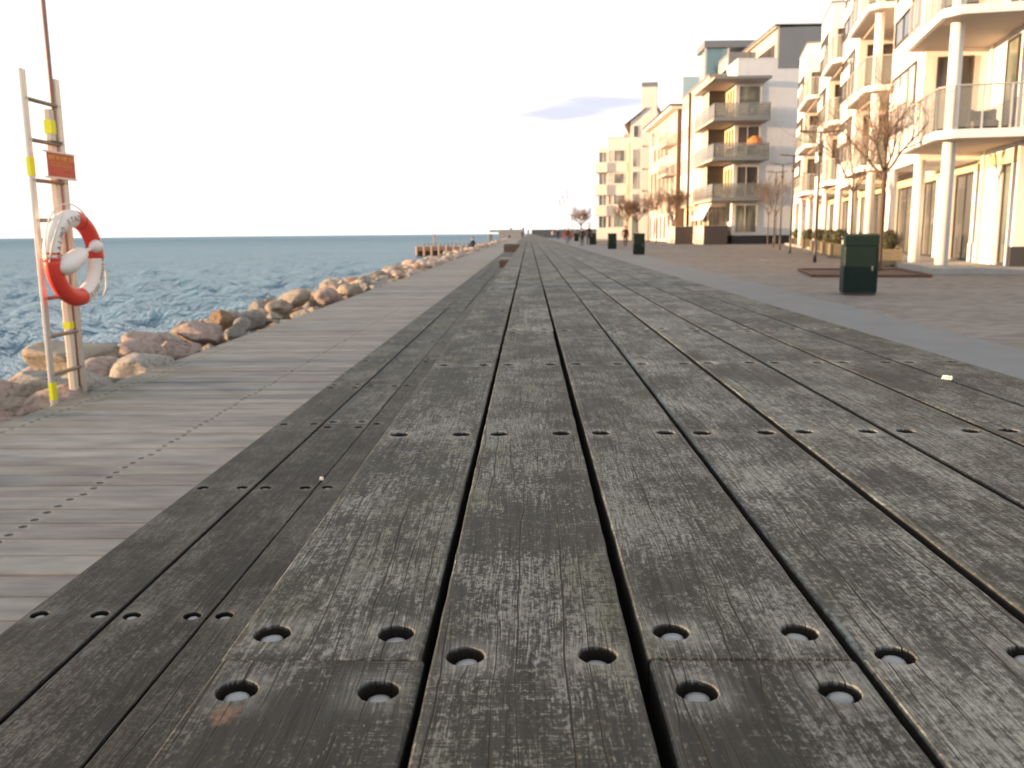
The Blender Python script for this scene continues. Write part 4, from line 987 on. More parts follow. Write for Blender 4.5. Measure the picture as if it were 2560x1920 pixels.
# ------------------------------------------------------------------ end wall of the promenade and jetty
def block_wall(name, label, x0, x1, y, z0, h, mat, n, rows=2, d=3.0):
    o = empty(name, ((x0 + x1) / 2, y, z0)); tag(o, label, 'wall')
    L_ = x1 - x0; MB().box(-L_ / 2 + .02, L_ / 2 - .02, .03, d, 0, h - .02).build('core', M['deckdark'] if False else mat, o)
    for r_ in range(rows):
        for k in range(n):
            MB().cbox(-L_ / 2 + k * L_ / n + .012, -L_ / 2 + (k + 1) * L_ / n - .012, 0, .2, r_ * h / rows + .01, (r_ + 1) * h / rows - .01, .012).build('concrete_block', mat, o)
block_wall('end_wall', 'low grey concrete block wall closing the end of the boardwalk', -7.4, -1.0, 220, -.3, 2.4, M['conc'], 4)
block_wall('end_wall', 'long dark grey wall across the promenade end behind the walkers', .7, 17, 224, -.3, 2.35, M['greyp'], 8)
o = MB().box(-9.7, -7.42, 221, 224, 1.45, 2.05).build('viewing_platform', M['conc']); tag(o, 'pale platform slab jutting over the sea at the left end of the end wall', 'platform')
o = MB().cbox(-10.0, -8.95, 221, 222, -1.4, 1.0, .05).build('grey_pillar', M['greymetal']); tag(o, 'blue-grey pillar standing in the water beside the end wall', 'pillar')
for (x, lab) in ((-9.85, 'on the tip of the viewing platform'), (-4.4, 'leaning behind the top of the end wall'), (-1.4, 'behind the right end of the concrete block wall')):
    person('distant dark figure ' + lab, x, 223.5, 2.06 if x < -9 else 1.1, 1.7 if x > -9 else .9, 200, M['navy'], M['black'], 0)
pr = empty('jetty', (-9.5, 99, 0)); tag(pr, 'sunlit orange-brown wooden jetty reaching from the rocks into the sea', 'jetty')
for k in range(16): MB().box(-3.05, 5.0, .02 + k * .19, .19 + k * .19, -.20, -.15).build('deck_plank', M['pier'], pr)
MB().box(-3.05, 5.0, -.06, 0.0, -.62, -.16).build('fascia', M['pier'], pr); MB().box(-3.05, 5.0, 3.06, 3.12, -.42, -.16).build('fascia', M['pier'], pr)
for k in range(10):
    for yy in (-.16, 3.2): MB().tube([(-2.9 + k * .82, yy, -2.4), (-2.9 + k * .82, yy, -.10)], .13, 8).build('pile', M['pier'], pr, True)
MB().box(-3.0, 5.0, .2, 2.9, -1.6, -.5).build('crib', M['deckdark'], pr)
for k in range(17): MB().box(-2.4 + k * .45, -2.34 + k * .45, 2.9, 2.96, -.15, .22).build('railing_post', M['deckdark'], pr)
MB().box(-2.4, 5.0, 2.9, 2.96, .215, .25).build('handrail', M['pier'], pr)
MB().tube([(-1.05, .3, -.2), (-1.05, .3, 1.25)], .05, 8).build('marker_post', M['pier'], pr); MB().box(-1.3, -.8, .27, .33, .85, 1.0).build('marker_board', M['pier'], pr); MB().tube([(-1.05, .3, -.2), (-.75, .3, .5)], .03, 6).build('brace', M['pier'], pr)
o = MB(); 
rl = empty('rock_retaining_beam', (-4.4, 84, -.2)); tag(rl, 'long dark timber beam lying along the rocks near the jetty', 'timber beam')
MB().cbox(-.25, .25, -7, 7, .0, .38, .03).build('beam', M['pier'], rl)

# ------------------------------------------------------------------ houses
class P:                     # a part builder bound to one building: local axes x inland, y along the front
    def __init__(s, root): s.o = root
    def b(s, name, mat, *boxes, parent=None):
        mb = MB()
        for q in boxes: mb.box(*q)
        return mb.build(name, M[mat] if isinstance(mat, str) else mat, parent or s.o)
    def win_x(s, x, y0, y1, z0, z1, glass='glass', fr='frame', bars=(), t=.07, d=.06, rev=False):
        """window on a wall facing -x"""
        w = s.b('window', fr, (x - d, x - .002, y0, y0 + t, z0, z1), (x - d, x - .002, y1 - t, y1, z0, z1), (x - d, x - .002, y0 + t, y1 - t, z0, z0 + t), (x - d, x - .002, y0 + t, y1 - t, z1 - t, z1),
                *[(x - d * .8, x - .002, y0 + (y1 - y0) * q - t * .4, y0 + (y1 - y0) * q + t * .4, z0 + t, z1 - t) for q in bars])
        cuts = [0] + list(bars) + [1]
        for a, c in zip(cuts[:-1], cuts[1:]):
            s.b('pane', glass, (x - d * .45, x - .003, y0 + (y1 - y0) * a + (t if a == 0 else t * .4), y0 + (y1 - y0) * c - (t if c == 1 else t * .4), z0 + t, z1 - t), parent=w)
        return w
    def win_y(s, y, x0, x1, z0, z1, glass='glass', fr='frame', bars=(), t=.07, d=.06):
        """window on a wall facing -y"""
        w = s.b('window', fr, (x0, x0 + t, y - d, y - .002, z0, z1), (x1 - t, x1, y - d, y - .002, z0, z1), (x0 + t, x1 - t, y - d, y - .002, z0, z0 + t), (x0 + t, x1 - t, y - d, y - .002, z1 - t, z1),
                *[(x0 + (x1 - x0) * q - t * .4, x0 + (x1 - x0) * q + t * .4, y - d * .8, y - .002, z0 + t, z1 - t) for q in bars])
        cuts = [0] + list(bars) + [1]
        for a, c in zip(cuts[:-1], cuts[1:]):
            s.b('pane', glass, (x0 + (x1 - x0) * a + (t if a == 0 else t * .4), x0 + (x1 - x0) * c - (t if c == 1 else t * .4), y - d * .45, y - .003, z0 + t, z1 - t), parent=w)
        return w
    def column(s, x, y, r, z0, z1, mat='white'):
        return MB().tube([(x, y, z0), (x, y, z1)], r, 20).build('column', M[mat], s.o, True)
    def rail_run(s, pts, z, h, par, glass='bal', post='alu', gap=1.05, top=True, pr=.022):
        for (xa, ya), (xb, yb) in zip(pts[:-1], pts[1:]):
            L_ = math.hypot(xb - xa, yb - ya); n = max(1, round(L_ / gap)); ux, uy = (xb - xa) / L_, (yb - ya) / L_; nx, ny = -uy, ux
            for k in range(n + 1):
                x, y = xa + ux * L_ * k / n, ya + uy * L_ * k / n
                MB().box(x - pr, x + pr, y - pr, y + pr, z - .16, z + h).build('railing_post', M[post], par)
            for k in range(n):
                a, b_ = L_ * k / n + .04, L_ * (k + 1) / n - .04; q = []
                for zz in (z + .06, z + h - .05):
                    q.append([(xa + ux * a + nx * .012, ya + uy * a + ny * .012, zz), (xa + ux * b_ + nx * .012, ya + uy * b_ + ny * .012, zz), (xa + ux * b_ - nx * .012, ya + uy * b_ - ny * .012, zz), (xa + ux * a - nx * .012, ya + uy * a - ny * .012, zz)])
                MB().loft(q).build('glass_panel', M[glass], par)
            MB().tube([(xa, ya, z + h), (xb, yb, z + h)], .028, 6).build('handrail', M[post], par)

def white_house():
    root = empty('white_apartment_house', (12.35, 28.9, 0), R(-11.7)); tag(root, 'large white apartment house on round columns with stepped bays and glass balconies', 'apartment house')
    p = P(root); V0 = 1.85; TOPZ = 15.7
    p.b('plinth', 'conc', (-.38, V0 + .3, -4.43, 50, 0, .17), (-.38, .33, -4.60, -4.432, 0, .165))
    p.b('wall', 'white', (V0, 15, -3.3, 47.5, 3.42, TOPZ)); p.b('wall', 'yellow', (V0 + .12, 15, -3.28, 47.5, .17, 3.419))
    p.b('end_wall', 'cream', (V0 + .002, 15, -3.322, -3.302, .72, TOPZ)); p.b('plinth', 'plinth', (V0 - .04, 15, -3.37, -3.303, 0, .715), (V0 - .04, V0 - .002, -3.303, -3.1, 0, .715))
    p.b('roof', 'greymetal', (V0 - .15, 15.2, -3.5, 47.7, TOPZ, TOPZ + .2))
    # ground floor: sunlit pilasters between shop windows
    panes = [(-2.68, -1.85), (1.1, 3.5), (4.15, 5.5), (6.1, 8.35), (8.8, 9.75), (10.05, 13.65), (14.1, 17.0), (17.5, 21), (21.6, 24.4), (25, 28), (28.5, 32), (33, 35.7), (36.1, 38.8), (40, 44)]
    prev = -3.3
    for a, c in panes:
        p.b('pilaster', 'white', (V0, V0 + .12, prev, a - .03, .17, 3.05)); prev = c + .03
        dark = (a, c) in ((4.15, 5.5), (8.8, 9.75))
        p.win_x(V0 + .118, a - .03, c + .03, .17, 3.06, 'glassd' if dark else ('glassg' if a < 0 else 'glass'), 'frame', (.5,) if c - a > 2.2 else ())
        if dark:
            dr = p.b('door', 'rung', (V0 + .02, V0 + .055, a + .1, a + .16, .2, 2.6)); p.b('handle', 'alu', (V0 - .03, V0 + .01, a + .2, a + .24, 1.0, 1.6), parent=dr)
    p.b('pilaster', 'white', (V0, V0 + .12, prev, 47.5, .17, 3.05)); p.b('lintel', 'yellow', (V0 - .005, V0 + .12, -3.3, 47.5, 3.062, 3.418))
    for a in ((-1.8, -.36), (.02, 1.02)): p.b('base_block', 'white', (V0 - .04, V0 - .002, a[0], a[1], .17, .76))
    MB().tube([(V0 - .06, -.1, .2), (V0 - .06, -.1, TOPZ)], .05, 10).build('downpipe', M['cream'], root, True)
    for u in (-3.55, .02, 4.5, 9.25, 13.9, 19.1, 25.0, 29.7, 34.3, 39.8, 45.2): p.column(0, u, .175, .17, 3.36 if u not in (-3.55, 9.25) else TOPZ - 2.5)
    # bays: white front flush with the columns
    lev = (3.6, 6.72, 9.84, 12.9)
    bays = ((.29, 5.9, 16.0), (14.6, 20.4, 16.2), (26.1, 31.3, 14.15), (40.7, 46.9, 14.75))
    for bi, (u0, u1, top) in enumerate(bays):
        p.b('bay', 'white', (0, V0 - .002, u0, u1, 3.36, top)); p.b('bay_roof', 'greymetal', (-.06, V0 - .002, u0 - .06, u1 + .06, top, top + .12))
        for z in (4.62, 7.7, 10.78, 13.8):
            if z + 2 > top - .2: continue
            a, c = u0 + 1.1, u1 - .45
            w = p.win_x(0, a, c, z, z + 2.0, 'glassw' if (bi == 0 and z < 5) else 'glass', 'frame', (.3, .64), t=.08)
            p.b('spandrel', 'white', (-.085, -.0645, a + 1.15, c + .06, z + .88, z + 1.5), parent=w)
    # notches with balconies
    notch = ((-4.6, .29, -3.3, .45), (8.4, 14.6, 5.9, 14.15), (19.9, 26.1, 20.4, 24.7), (33.0, 40.7, 31.3, 40.3))
    for ni, (s0, u1, n0, s1) in enumerate(notch):
        p.b('return_wall', 'cream', (0.001, V0 - .004, u1 - .022, u1 - .001, 3.37, 14.1))  # white wall tinted cream: bounced warm light put into its colour
        for li, z in enumerate(lev):
            if z > 11 and ni >= 2: continue
            tipz = z + .22
            right = 6.0 if ni == 0 else V0 - .002
            ins = n0
            poly = [(-.55, s0 + .42), (-.55, s1 - (.0 if ni == 0 else .1)), (-.02, s1 + .12), (-.02, u1 - .03), (V0 - .004, u1 - .03), (V0 - .004, n0 - .05 if ni == 0 else s0), (right, n0 - .05 if ni == 0 else s0 + .001), (right, s0), (-.2, s0)]
            if ni: poly = [(-.55, s0 + .42), (-.55, s1 - .1), (-.02, s1 + .05), (-.02, u1 - .03), (V0 - .004, u1 - .03), (V0 - .004, s0), (-.2, s0)]
            bal = empty('balcony', (0, 0, 0)); bal.parent = root
            mb = MB().prism(poly, z, tipz); mb.build('slab', M['white'], bal)
            mb = MB().prism([(x + (.12 if x < 0 else -.1 if x > 5 else -.02), y) for x, y in poly], z - .012, z - .001); mb.build('soffit', M['soffit'], bal)
            if ni: MB().box(.05, .14, s0 + .5, s1 - .3, z - .14, z - .013).build('beam', M['soffit'], bal)
            pts = [(-.50, s1 - .15), (-.50, s0 + .45), (-.17, s0 + .05), (right if ni == 0 else V0 - .1, s0 + .05)]
            p.rail_run(pts, tipz, 1.12, bal, gap=.72 if ni == 0 else .95)
            # door behind, and window beside the recess
            zf = tipz + .05
            if z < 12.5 or ni < 2:
                p.win_y(u1 - .022, .35, 1.40 if ni == 0 else 1.7, zf + .35, zf + 2.62, 'glassd', 'frame', (.5,))
                p.win_x(V0, (n0 + .62) if ni == 0 else (u1 - 2.4), (n0 + 1.7) if ni == 0 else (u1 - .5), zf + .22, zf + 2.66, 'glassg' if ni == 0 else 'glassd', 'frame')
    MB().tube([(V0 - .002, -.45, 5.85), (V0 - .14, -.45, 5.85)], .06, 10).build('wall_lamp', M['cream'], root, True)
    ch = empty('balcony_armchair', (0, 0, 0)); ch.parent = None; ch.matrix_world = root.matrix_world
    bpy.context.view_layer.update()
    mw = Matrix.Translation((12.35, 28.9, 0)) @ Matrix.Rotation(R(-11.7), 4, 'Z'); ch.matrix_world = mw @ Matrix.Translation((1.05, -2.5, 3.822))
    tag(ch, 'dark round-backed armchair on the lowest balcony of the white house', 'armchair')
    MB().cbox(-.36, .36, -.35, .35, .12, .42, .06).build('seat', M['frame'], ch)
    MB().loft([[(.36 * math.cos(a), .36 * math.sin(a) + .02, z) for a in np.linspace(-.3, 3.44, 12)] + [(.26 * math.cos(a), .26 * math.sin(a) + .02, z) for a in np.linspace(3.44, -.3, 12)] for z in (.12, .6, .72)]).build('backrest', M['frame'], ch)
    for sx in (-.28, .28):
        for sy in (-.28, .28): MB().box(sx - .03, sx + .03, sy - .03, sy + .03, 0, .119).build('leg', M['frame'], ch)
white_house()

def balcony_house():
    root = empty('balcony_house', (0, 0, 0)); tag(root, 'white corner house with wide grey steel balconies and a slanting metal roof storey', 'apartment house')
    p = P(root); FX = 17.7; YB = 90.4; EX = 19.4; EY = 86
    p.b('end_wall', 'whiteb', (EX, 42, EY, YB + .2, .8, 16.85)); p.b('plinth', 'plinth', (EX - .04, 42, EY - .05, YB, 0, .80))
    p.b('wall', 'brownpanel', (FX, 40, YB, 105.8, 3.9, 16.15)); p.b('wall', 'yellow', (FX + .5, 40, YB, 105.8, 0, 3.899))
    p.b('parapet', 'whiteb', (EX + .01, 23.1, EY - .02, 100, 16.852, 16.95)); p.b('roof', 'greymetal', (FX - .12, 42, YB - .3, 106, 16.152, 16.3)) 
    # slanting top storey
    mb = MB(); mb.loft([[(23.1, EY - .03, 16.0), (40, EY - .03, 16.0), (40, EY - .03, 19.85), (23.1, EY - .03, 19.6)], [(23.1, 112, 16.0), (40, 112, 16.0), (40, 112, 19.85), (23.1, 112, 19.6)]]).build('roof_storey', M['greymetal'], root)
    p.b('side_wall', 'brownpanel', (23.02, 23.098, EY + .3, 111, 16.953, 19.5)); p.b('eave', 'brownpanel', (22.75, 23.1, EY - .06, 112, 19.602, 19.72))
    p.win_x(23.02, EY + .9, EY + 9, 17.0, 18.3, 'glassd', 'frame', (.3, .6)); p.b('ridge_cap', 'alu', (22.7, 40, EY - .08, 112, 19.852, 19.93))
    MB().tube([(21.5, 90, 16.9), (21.5, 90, 18.2)], .05, 6).build('chimney_pipe', M['frame'], root)
    # glazed lantern and plant room on the roof
    ln = p.b('lantern', 'lantern', (19.2, 21.4, 100, 104, 16.952, 20.6)); p.b('lantern_roof', 'greymetal', (18.9, 24.5, 99.7, 104.3, 20.602, 21.3), parent=ln); p.b('lantern_frame', 'alu', (18.98, 19.19, 99.85, 100.0, 16.952, 20.6), (21.41, 21.6, 99.85, 100, 16.952, 20.6), parent=ln)
    p.b('lantern_glass', 'glassb', (19.25, 21.35, 100.1, 103.9, 17.0, 20.5), parent=ln)
    p.b('plant_room', 'greymetal', (20.3, 23.05, 94, 99, 16.952, 19.0)); p.b('plant_room', 'alu', (20.25, 20.295, 94.2, 98.8, 17.3, 18.6))
    sc = p.b('glass_screen', 'lantern', (18.1, 20.8, 108, 108.1, 15.9, 19.0)); p.b('glass_screen', 'lantern', (18.1, 18.2, 108.1, 112, 15.9, 19.0))
    # corner glazing on the end wall, sunlit strips round the corner, one set per storey
    for i, (z0, z1, gl) in enumerate(((11.75, 14.52, 'glassg'), (8.2, 10.9, 'glassd'), (4.5, 7.26, 'glassd'), (1.03, 3.70, 'glassg'))):
        p.win_y(EY, EX + .18, EX + 2.28, z0, z1, gl, 'cream', (.45,) if i != 0 else (), t=.08)
        p.b('corner_pier', 'white', (EX - .12, EX + .15, EY - .04, EY + .3, z0 - .2, z1 + .15))
        if i < 3:
            for k, yy in enumerate((86.5, 87.7, 88.9)): p.win_x(EX, yy + .15, yy + .72, z0, z1 - .15, 'glassd', 'frame', t=.05)
            p.b('sun_tinted_wall', 'yellow', *[(EX - .05, EX - .002, a, b_, z0 - .2, z1 + .1) for a, b_ in ((86.32, 86.6), (87.24, 87.8), (88.44, 89.0), (89.66, 90.38))])
            for zz in (.3, .9, 1.6, 2.2): p.b('louvre', 'terr', (FX + .12, EX - .12, YB - .06, YB - .003, z0 + zz, z0 + zz + .22))
            p.b('recess_wall', 'frame', (FX + .003, EX - .004, YB - .03, YB - .0015, z0 - .3, z1 + .2)) if False else None
    p.b('recess_wall', 'frame', (FX - .002, EX - .06, YB - .028, YB - .001, 3.9, 14.7))  # recess wall kept dark: shade painted into its colour
    # white front panels
    for (ya, yb, z0, z1) in ((93.4, 99.2, 12.7, 14.75), (101.0, 105.5, 12.65, 14.6), (93.6, 99.3, 9.3, 11.1), (101, 105.5, 9.2, 11.2), (93.6, 99.3, 5.4, 7.4), (101, 105.5, 5.5, 7.5)):
        w = p.win_x(FX, ya, yb, z0, z1, 'whiteb', 'white', (.5,), t=.06)
    MB().tube([(FX - .12, 100.1, 0), (FX - .12, 100.1, 16)], .16, 10).build('downpipe', M['frame'], root, True)
    # balconies
    for (z0, z1, zr) in ((11.08, 11.40, 12.62), (7.58, 7.95, 9.1), (3.97, 4.30, 5.5)):
        bal = empty('balcony', (0, 0, 0)); bal.parent = root
        MB().prism([(16.8, 83.2), (21.9, 83.2), (21.9, 85.94), (EX - .13, 85.94), (EX - .13, YB - .07), (FX - .004, YB - .07), (FX - .004, 93.2), (16.8, 93.2)], z0, z1).build('slab', M['greymetal'], bal)
        MB().prism([(16.95, 83.35), (21.75, 83.35), (21.75, 85.9), (EX - .2, 85.9), (EX - .2, YB - .12), (FX - .1, YB - .12), (FX - .1, 93.1), (16.95, 93.1)], z0 - .03, z0 - .002).build('soffit', M['soffit'], bal)
        MB().box(16.72, 16.798, 83.3, 93.2, z0 - .02, z0 + .12).build('edge_strip', M['brownpanel'], bal)
        for zz in (.35, .62, .9): MB().tube([(16.86, 93.1, z1 + zz), (16.86, 83.26, z1 + zz), (21.84, 83.26, z1 + zz), (21.84, 85.9, z1 + zz)], .018, 5).build('railing_bar', M['steel'], bal)
        p.rail_run([(16.86, 93.1), (16.86, 83.26), (21.84, 83.26), (21.84, 85.9)], z1, zr - z1, bal, 'balg', 'steel', 1.0)
    p.b('canopy', 'greymetal', (16.8, 21.9, 83.2, 85.94, 14.72, 14.95), (16.8, EX - .13, 85.941, YB - .07, 14.72, 14.95), (16.8, FX - .14, YB - .069, 94, 14.72, 14.95)); p.b('soffit', 'brownpanel', (16.95, 21.7, 83.35, 85.9, 14.69, 14.718), (16.95, EX - .2, 85.901, YB - .1, 14.69, 14.718)); p.b('edge_strip', 'brownpanel', (16.72, 16.798, 83.3, 94, 14.70, 14.84))
    # ground floor front
    for k in range(5): p.win_x(FX + .5, 91 + k * 2.6, 92.7 + k * 2.6, .9, 3.5, 'glassd', 'frame', (.5,))
    for k in range(6): p.b('pilaster', 'cream', (FX + .3, FX + .498, 90.45 + k * 2.6, 90.9 + k * 2.6, 0, 3.88))
    p.win_y(EY + 2.2, 17.6, 19.2, 1.2, 3.5, 'glass', 'frame', (.5,)); p.b('porch_wall', 'cream', (17.5, EX - .06, EY + 2.2, EY + 2.5, 0, 3.9))
    # terrace walls
    def tw(label, x0, x1, y0, y1, h):
        o = empty('terrace_wall', (x0, y0, 0)); tag(o, label, 'terrace wall'); w_, d = x1 - x0, y1 - y0
        MB().box(.02, w_ - .02, .02, d - .02, 0, h - .03).build('core', M['terr'], o); MB().box(-.03, w_ + .03, -.03, d + .03, h - .028, h + .02).build('coping', M['soffit'], o)
        n = 4
        for k in range(n): MB().box(k * w_ / n + .008, (k + 1) * w_ / n - .008, 0, .019, .02, h - .03).build('board', M['terr'], o)
        for k in range(3): MB().box(0, .019, .03 + k * (d - .05) / 3, .02 + (k + 1) * (d - .05) / 3, .45, h - .03).build('board', M['brownpanel'], o); MB().box(-.01, .019, .03 + k * (d - .05) / 3, .02 + (k + 1) * (d - .05) / 3, 0.0, .44).build('base_slab', M['conc'], o)  # pale sea side against dark front: sun and shade painted into the boards
    tw('dark boarded terrace wall under the lowest balcony, nearer of two', 16.3, 18.5, 84, 89, 1.74); tw('dark boarded terrace wall beside the pollarded tree, farther of two', 14.45, 16.25, 89.1, 94, 1.72); 
    aw = empty('awning', (0, 0, 0)); tag(aw, 'white sunlit slanting awning under the lowest balcony', 'awning')
    MB().loft([[(17.62, 87.0, 3.9), (17.62, 93.6, 3.9), (16.75, 93.6, 2.3), (16.75, 87.0, 2.3)], [(17.58, 87.0, 3.93), (17.58, 93.6, 3.93), (16.7, 93.6, 2.33), (16.7, 87.0, 2.33)]]).build('cloth', M['awning'], aw)
    MB().tube([(16.72, 86.9, 2.3), (16.72, 93.7, 2.3)], .05, 8).build('front_bar', M['alu'], aw); MB().tube([(17.62, 87.1, 3.2), (16.75, 87.1, 2.33)], .03, 6).build('arm', M['alu'], aw)
    # things on the balconies
    def bparasol():
        o = empty('orange_parasol', (20.9, 84.6, 7.952)); tag(o, 'orange parasol standing open on the middle balcony', 'parasol')
        MB().tube([(0, 0, 0), (0, 0, 1.9)], .025, 8).build('pole', M['alu'], o); MB().tube([(0, 0, 0), (0, 0, .06)], .22, 14).build('foot', M['conc'], o)
        MB().loft([[(r_ * math.cos(a), r_ * math.sin(a), z) for a in np.linspace(0, 6.283, 13)[:-1]] for r_, z in ((.72, 1.05), (.80, 1.25), (.62, 1.6), (.3, 1.85), (.03, 1.95))]).build('canopy', M['orange'], o)
    bparasol()
    def table(label, x, y, z):
        o = empty('balcony_table', (x, y, z)); tag(o, label, 'table')
        MB().tube([(0, 0, .70), (0, 0, .73)], .42, 18).build('top', M['alu'], o)
        for a in (0, 2.1, 4.2): MB().tube([(.3 * math.cos(a), .3 * math.sin(a), 0), (.1 * math.cos(a), .1 * math.sin(a), .70)], .02, 6).build('leg', M['alu'], o)
    def chair(label, x, y, z, rz, m):
        o = empty('balcony_chair', (x, y, z), rz); tag(o, label, 'chair')
        MB().cbox(-.22, .22, -.22, .22, .42, .46, .01).build('seat', M[m], o); MB().cbox(-.22, .22, .19, .23, .5, .9, .01).build('backrest', M[m], o)
        for sx in (-.2, .2):
            for sy in (-.2, .2): MB().box(sx - .02, sx + .02, sy - .02, sy + .02, 0, .5 if sy > 0 else .419).build('leg', M['steel'], o)
    table('small round table on the top balcony of the corner house', 19.3, 84.5, 11.402); chair('dark chair left of the table on the top balcony', 18.4, 84.5, 11.402, 1.57, 'frame'); chair('white chair right of the table on the top balcony', 20.3, 84.5, 11.402, -1.57, 'whitep')
    table('small round table on the middle balcony of the corner house', 18.5, 84.6, 7.952); chair('white chair left of the table on the middle balcony', 17.7, 84.6, 7.952, 1.57, 'whitep'); chair('dark chair right of the table on the middle balcony', 19.4, 84.6, 7.952, -1.57, 'frame')
    chair('dark chair near the corner of the lowest balcony', 18.0, 84.6, 4.302, .6, 'frame'); chair('grey chair farther right on the lowest balcony', 20.1, 84.6, 4.302, -.4, 'steel')
balcony_house()

def panel_house():
    root = empty('panelled_house', (0, 0, 0)); tag(root, 'long pinkish panelled house with an overhanging dark eave beyond the corner house', 'apartment house')
    p = P(root); FX = 17.2; Y0 = 106.0; Y1 = 129.5
    p.b('wall', 'brownpanel', (FX, 40, Y0, Y1, 3.6, 15.1)); p.b('wall', 'cream', (FX + .3, 40, Y0, Y1, 0, 3.599)); p.b('end_wall', 'brownbrick', (FX - .001, 20, Y0 - .03, Y0 - .002, 0, 15.1))
    p.b('roof', 'frame', (FX - 1.0, 40, Y0 - .6, Y1 + .3, 15.45, 15.62)); p.b('eave', 'cream', (FX - .85, 40, Y0 - .4, Y1 + .2, 15.102, 15.448))
    for (z0, z1, gl, segs) in ((12.6, 14.75, 'glassw', ((107, 110), (110.4, 113.2), (113.8, 116.3), (117.2, 119.5), (120.4, 123.5), (124.2, 127.5))), (10.4, 12.3, 'glass', ((112, 115), (115.8, 118.5), (119, 121.3), (122.5, 125))), (5.6, 9.2, 'glass', ((107, 110), (111, 113.5), (114, 117), (117.5, 120.5), (121.2, 124.2), (125, 128)))):
        for a, c in segs: p.win_x(FX, a, c, z0, z1, gl if rnd.random() < .7 else 'glassg', 'cream', (.5,), t=.09)
    for z in (9.5, 12.4): p.b('band', 'whiteb', (FX - .05, FX - .002, Y0 + .1, Y1, z - .0, z + .12)) 
    for z in (11.15, 7.7):
        bal = empty('balcony', (0, 0, 0)); bal.parent = root
        MB().box(FX - 1.2, FX - .052, 106.3, 112.2, z, z + .25).build('slab', M['brownpanel'], bal); p.rail_run([(FX - .1, 112.1), (FX - 1.15, 112.1), (FX - 1.15, 106.4), (FX - .1, 106.4)], z + .25, 1.15, bal, 'bal', 'steel', 1.2)
    for k in range(7): p.b('pilaster', 'white', (FX + .1, FX + .298, 107 + k * 3.2, 107.7 + k * 3.2, 0, 3.58)); p.win_x(FX + .3, 107.9 + k * 3.2, 110 + k * 3.2, .3, 3.2, 'glassd', 'frame')
panel_house()

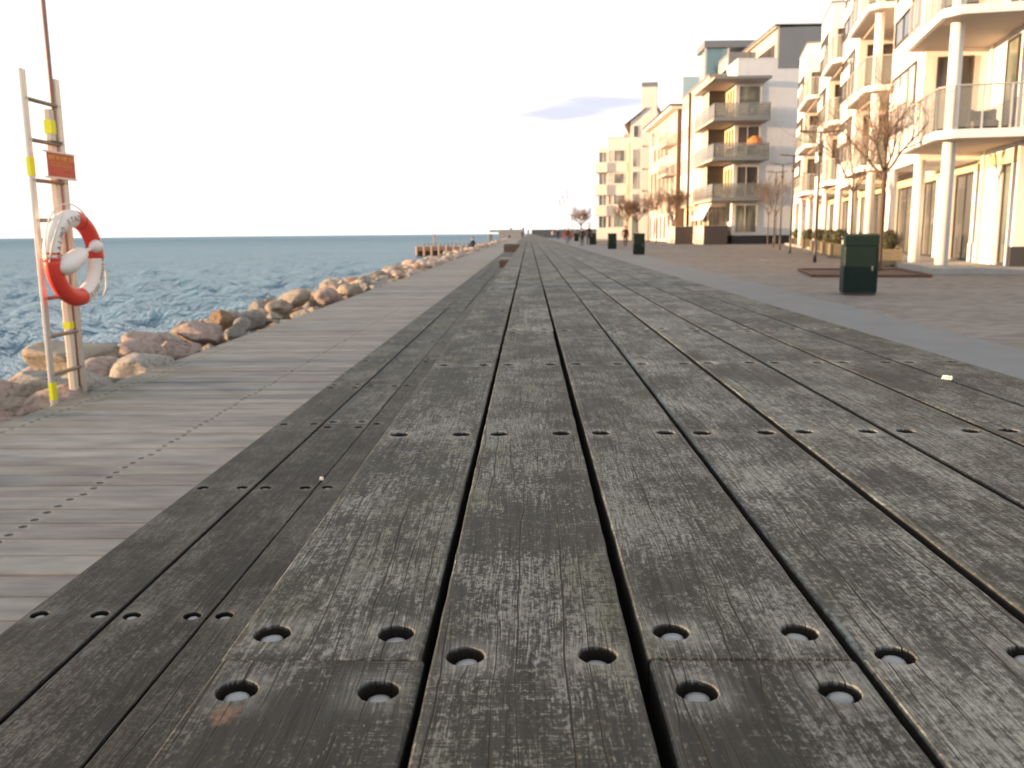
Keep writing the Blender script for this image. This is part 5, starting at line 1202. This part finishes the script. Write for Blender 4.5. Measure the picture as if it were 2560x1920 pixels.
def tower_house():
    root = empty('tower_house', (14.0, 135, 0)); tag(root, 'cream house with window bands and a tall slim tower, farthest of the row', 'apartment house')
    a_ = R(-9); root.location = (14 - 14 * math.cos(a_), 135 - 14 * math.sin(a_), 0); root.rotation_euler = (0, 0, a_); p = P(root)
    D_ = 14
    p.b('wall', 'cream', (11.75, 15.0, 0, D_, 0, 14.94)); p.b('stair_wall', 'cream', (15.05, 20, -.25, D_, 0, 15.9)); p.b('tower', 'cream', (16.66, 18.85, -.3, 3.0, 15.9, 21.98)); p.b('tower_cap', 'greymetal', (16.6, 18.9, -.36, 3.06, 21.982, 22.6))
    MB().loft([[(15.06, -.26, 15.9), (20, -.26, 15.9), (20, -.26, 17.0), (17.3, -.26, 18.8), (15.06, -.26, 17.15)], [(15.06, D_, 15.9), (20, D_, 15.9), (20, D_, 17.0), (17.3, D_, 18.8), (15.06, D_, 17.15)]]).build('gable', M['cream'], root)
    MB().loft([[(14.2, -.5, 16.6), (17.3, -.5, 18.95), (17.3, -.5, 19.1), (14.15, -.5, 16.75)], [(14.2, D_, 16.6), (17.3, D_, 18.95), (17.3, D_, 19.1), (14.15, D_, 16.75)]]).build('roof', M['brownbrick'], root)
    MB().loft([[(18.86, -.4, 19.1), (20.6, -.4, 16.9), (20.6, -.4, 17.05), (18.86, -.4, 19.25)], [(18.86, D_, 19.1), (20.6, D_, 16.9), (20.6, D_, 17.05), (18.86, D_, 19.25)]]).build('roof', M['greymetal'], root)
    MB().tube([(18.9, .5, 19.6), (19.4, .5, 18.9)], .05, 6).build('roof_ladder', M['alu'], root); p.b('roof_block', 'soffit', (14.05, 15.0, 1, 4, 14.942, 15.6)); p.b('parapet_cap', 'soffit', (11.7, 15.02, -.03, D_, 14.942, 15.05))
    p.b('upper_block', 'cream', (10.45, 11.748, .3, D_, 12.95, 13.65))
    # balcony bands on the left, windows behind
    for (z0, z1) in ((10.0, 11.45), (6.7, 8.25), (3.6, 5.2)):
        bd = p.b('balcony_band', 'cream', (9.95, 11.70, -.45, D_, z0, z1)); p.b('balcony_band', 'cream', (11.701, 14.6, -.12, -.002, z0, z1))
    p.b('base_wall', 'cream', (10.15, 11.748, .0, D_, 0, 1.85))
    for (z0, z1, gl) in ((11.5, 13.2, 'glasst'), (8.3, 9.85, 'glasst'), (5.25, 6.68, 'glasst'), (1.9, 3.75, 'glassg')):
        p.b('corner_glazing', 'glasst' if z0 > 5 else 'glassg', (10.5, 11.70, .25, .4, z0 + .0, min(z1, 12.94))); 
        for xx in (10.46, 11.05, 11.62): p.b('mullion', 'cream', (xx, xx + .06, .16, .245, z0, min(z1, 12.94)))
        p.b('side_glazing', 'glassw', (10.4, 10.46, .45, D_, z0, min(z1, 12.94)))
        p.win_y(0, 12.66, 14.28, z0 + .02, z1, gl, 'cream', (), t=.07); p.win_y(0, 11.85, 12.35, z0 + .02, z1, 'glassw' if gl != 'glassg' else 'glass', 'cream', (), t=.05)
    for (z0, z1) in ((10.66, 13.24), (7.45, 10.04), (4.2, 6.83)): p.win_y(-.25, 15.42, 16.28, z0, z1, 'glasst', 'whiteb', (), t=.06)
    p.win_y(-.26, 15.5, 16.3, 14.9, 16.6, 'glass', 'whiteb', (), t=.06)
    dr = p.b('door', 'glassg', (15.44, 16.22, -.30, -.252, .05, 3.59)); p.b('handle', 'alu', (16.1, 16.14, -.36, -.301, 1.0, 1.3), parent=dr)
    p.b('corner_strip', 'yellow', (14.76, 15.049, -.26, -.002, 0, 14.2))
    for z in (13.6, 10.35, 7.2): MB().tube([(17.0, -.25, z), (17.0, -.42, z)], .12, 10).build('wall_lamp', M['frame'], root)
    gl_ = MB().tube([(0, 0, 0), (0, 0, .02)], .01, 4)
tower_house()
# closed parasol and orange seat at the ground floor of the panelled house
o = empty('closed_parasol', (13.55, 98, 0)); tag(o, 'tall closed white parasol glowing in the sun before the panelled house', 'parasol')
MB().tube([(0, 0, 0), (0, 0, 3.05)], .03, 8).build('pole', M['alu'], o); MB().tube([(0, 0, .35), (0, 0, .6), (0, 0, 1.3), (0, 0, 2.2), (0, 0, 2.9), (0, 0, 3.0)], [.03, .14, .22, .21, .14, .03], 10).build('folded_cloth', M['awning'], o, True); MB().tube([(0, 0, 0), (0, 0, .08)], .3, 14).build('foot', M['conc'], o)
o = empty('orange_lounger', (15.6, 97.2, 0)); tag(o, 'round orange seat beside the far terrace wall', 'seat')
MB().tube([(0, 0, .0), (0, 0, .3), (0, 0, .8), (0, 0, 1.05)], [.45, .6, .5, .2], 14).build('cushion', M['orange'], o, True); MB().tube([(0, .3, .6), (0, .42, 1.0), (0, .45, 1.25)], [.4, .36, .15], 12).build('backrest', M['orange'], o, True)
# round pale manhole plates in the paving
for i, (x, y) in enumerate(((9.9, 37.5), (9.6, 58))):
    o = MB().tube([(0, 0, -.004), (0, 0, .008)], .36, 20).build('manhole_cover', M['conc']); o.location = (x, y, 0); tag(o, ('near' if i == 0 else 'far') + ' round pale manhole cover in the brick paving', 'manhole cover')
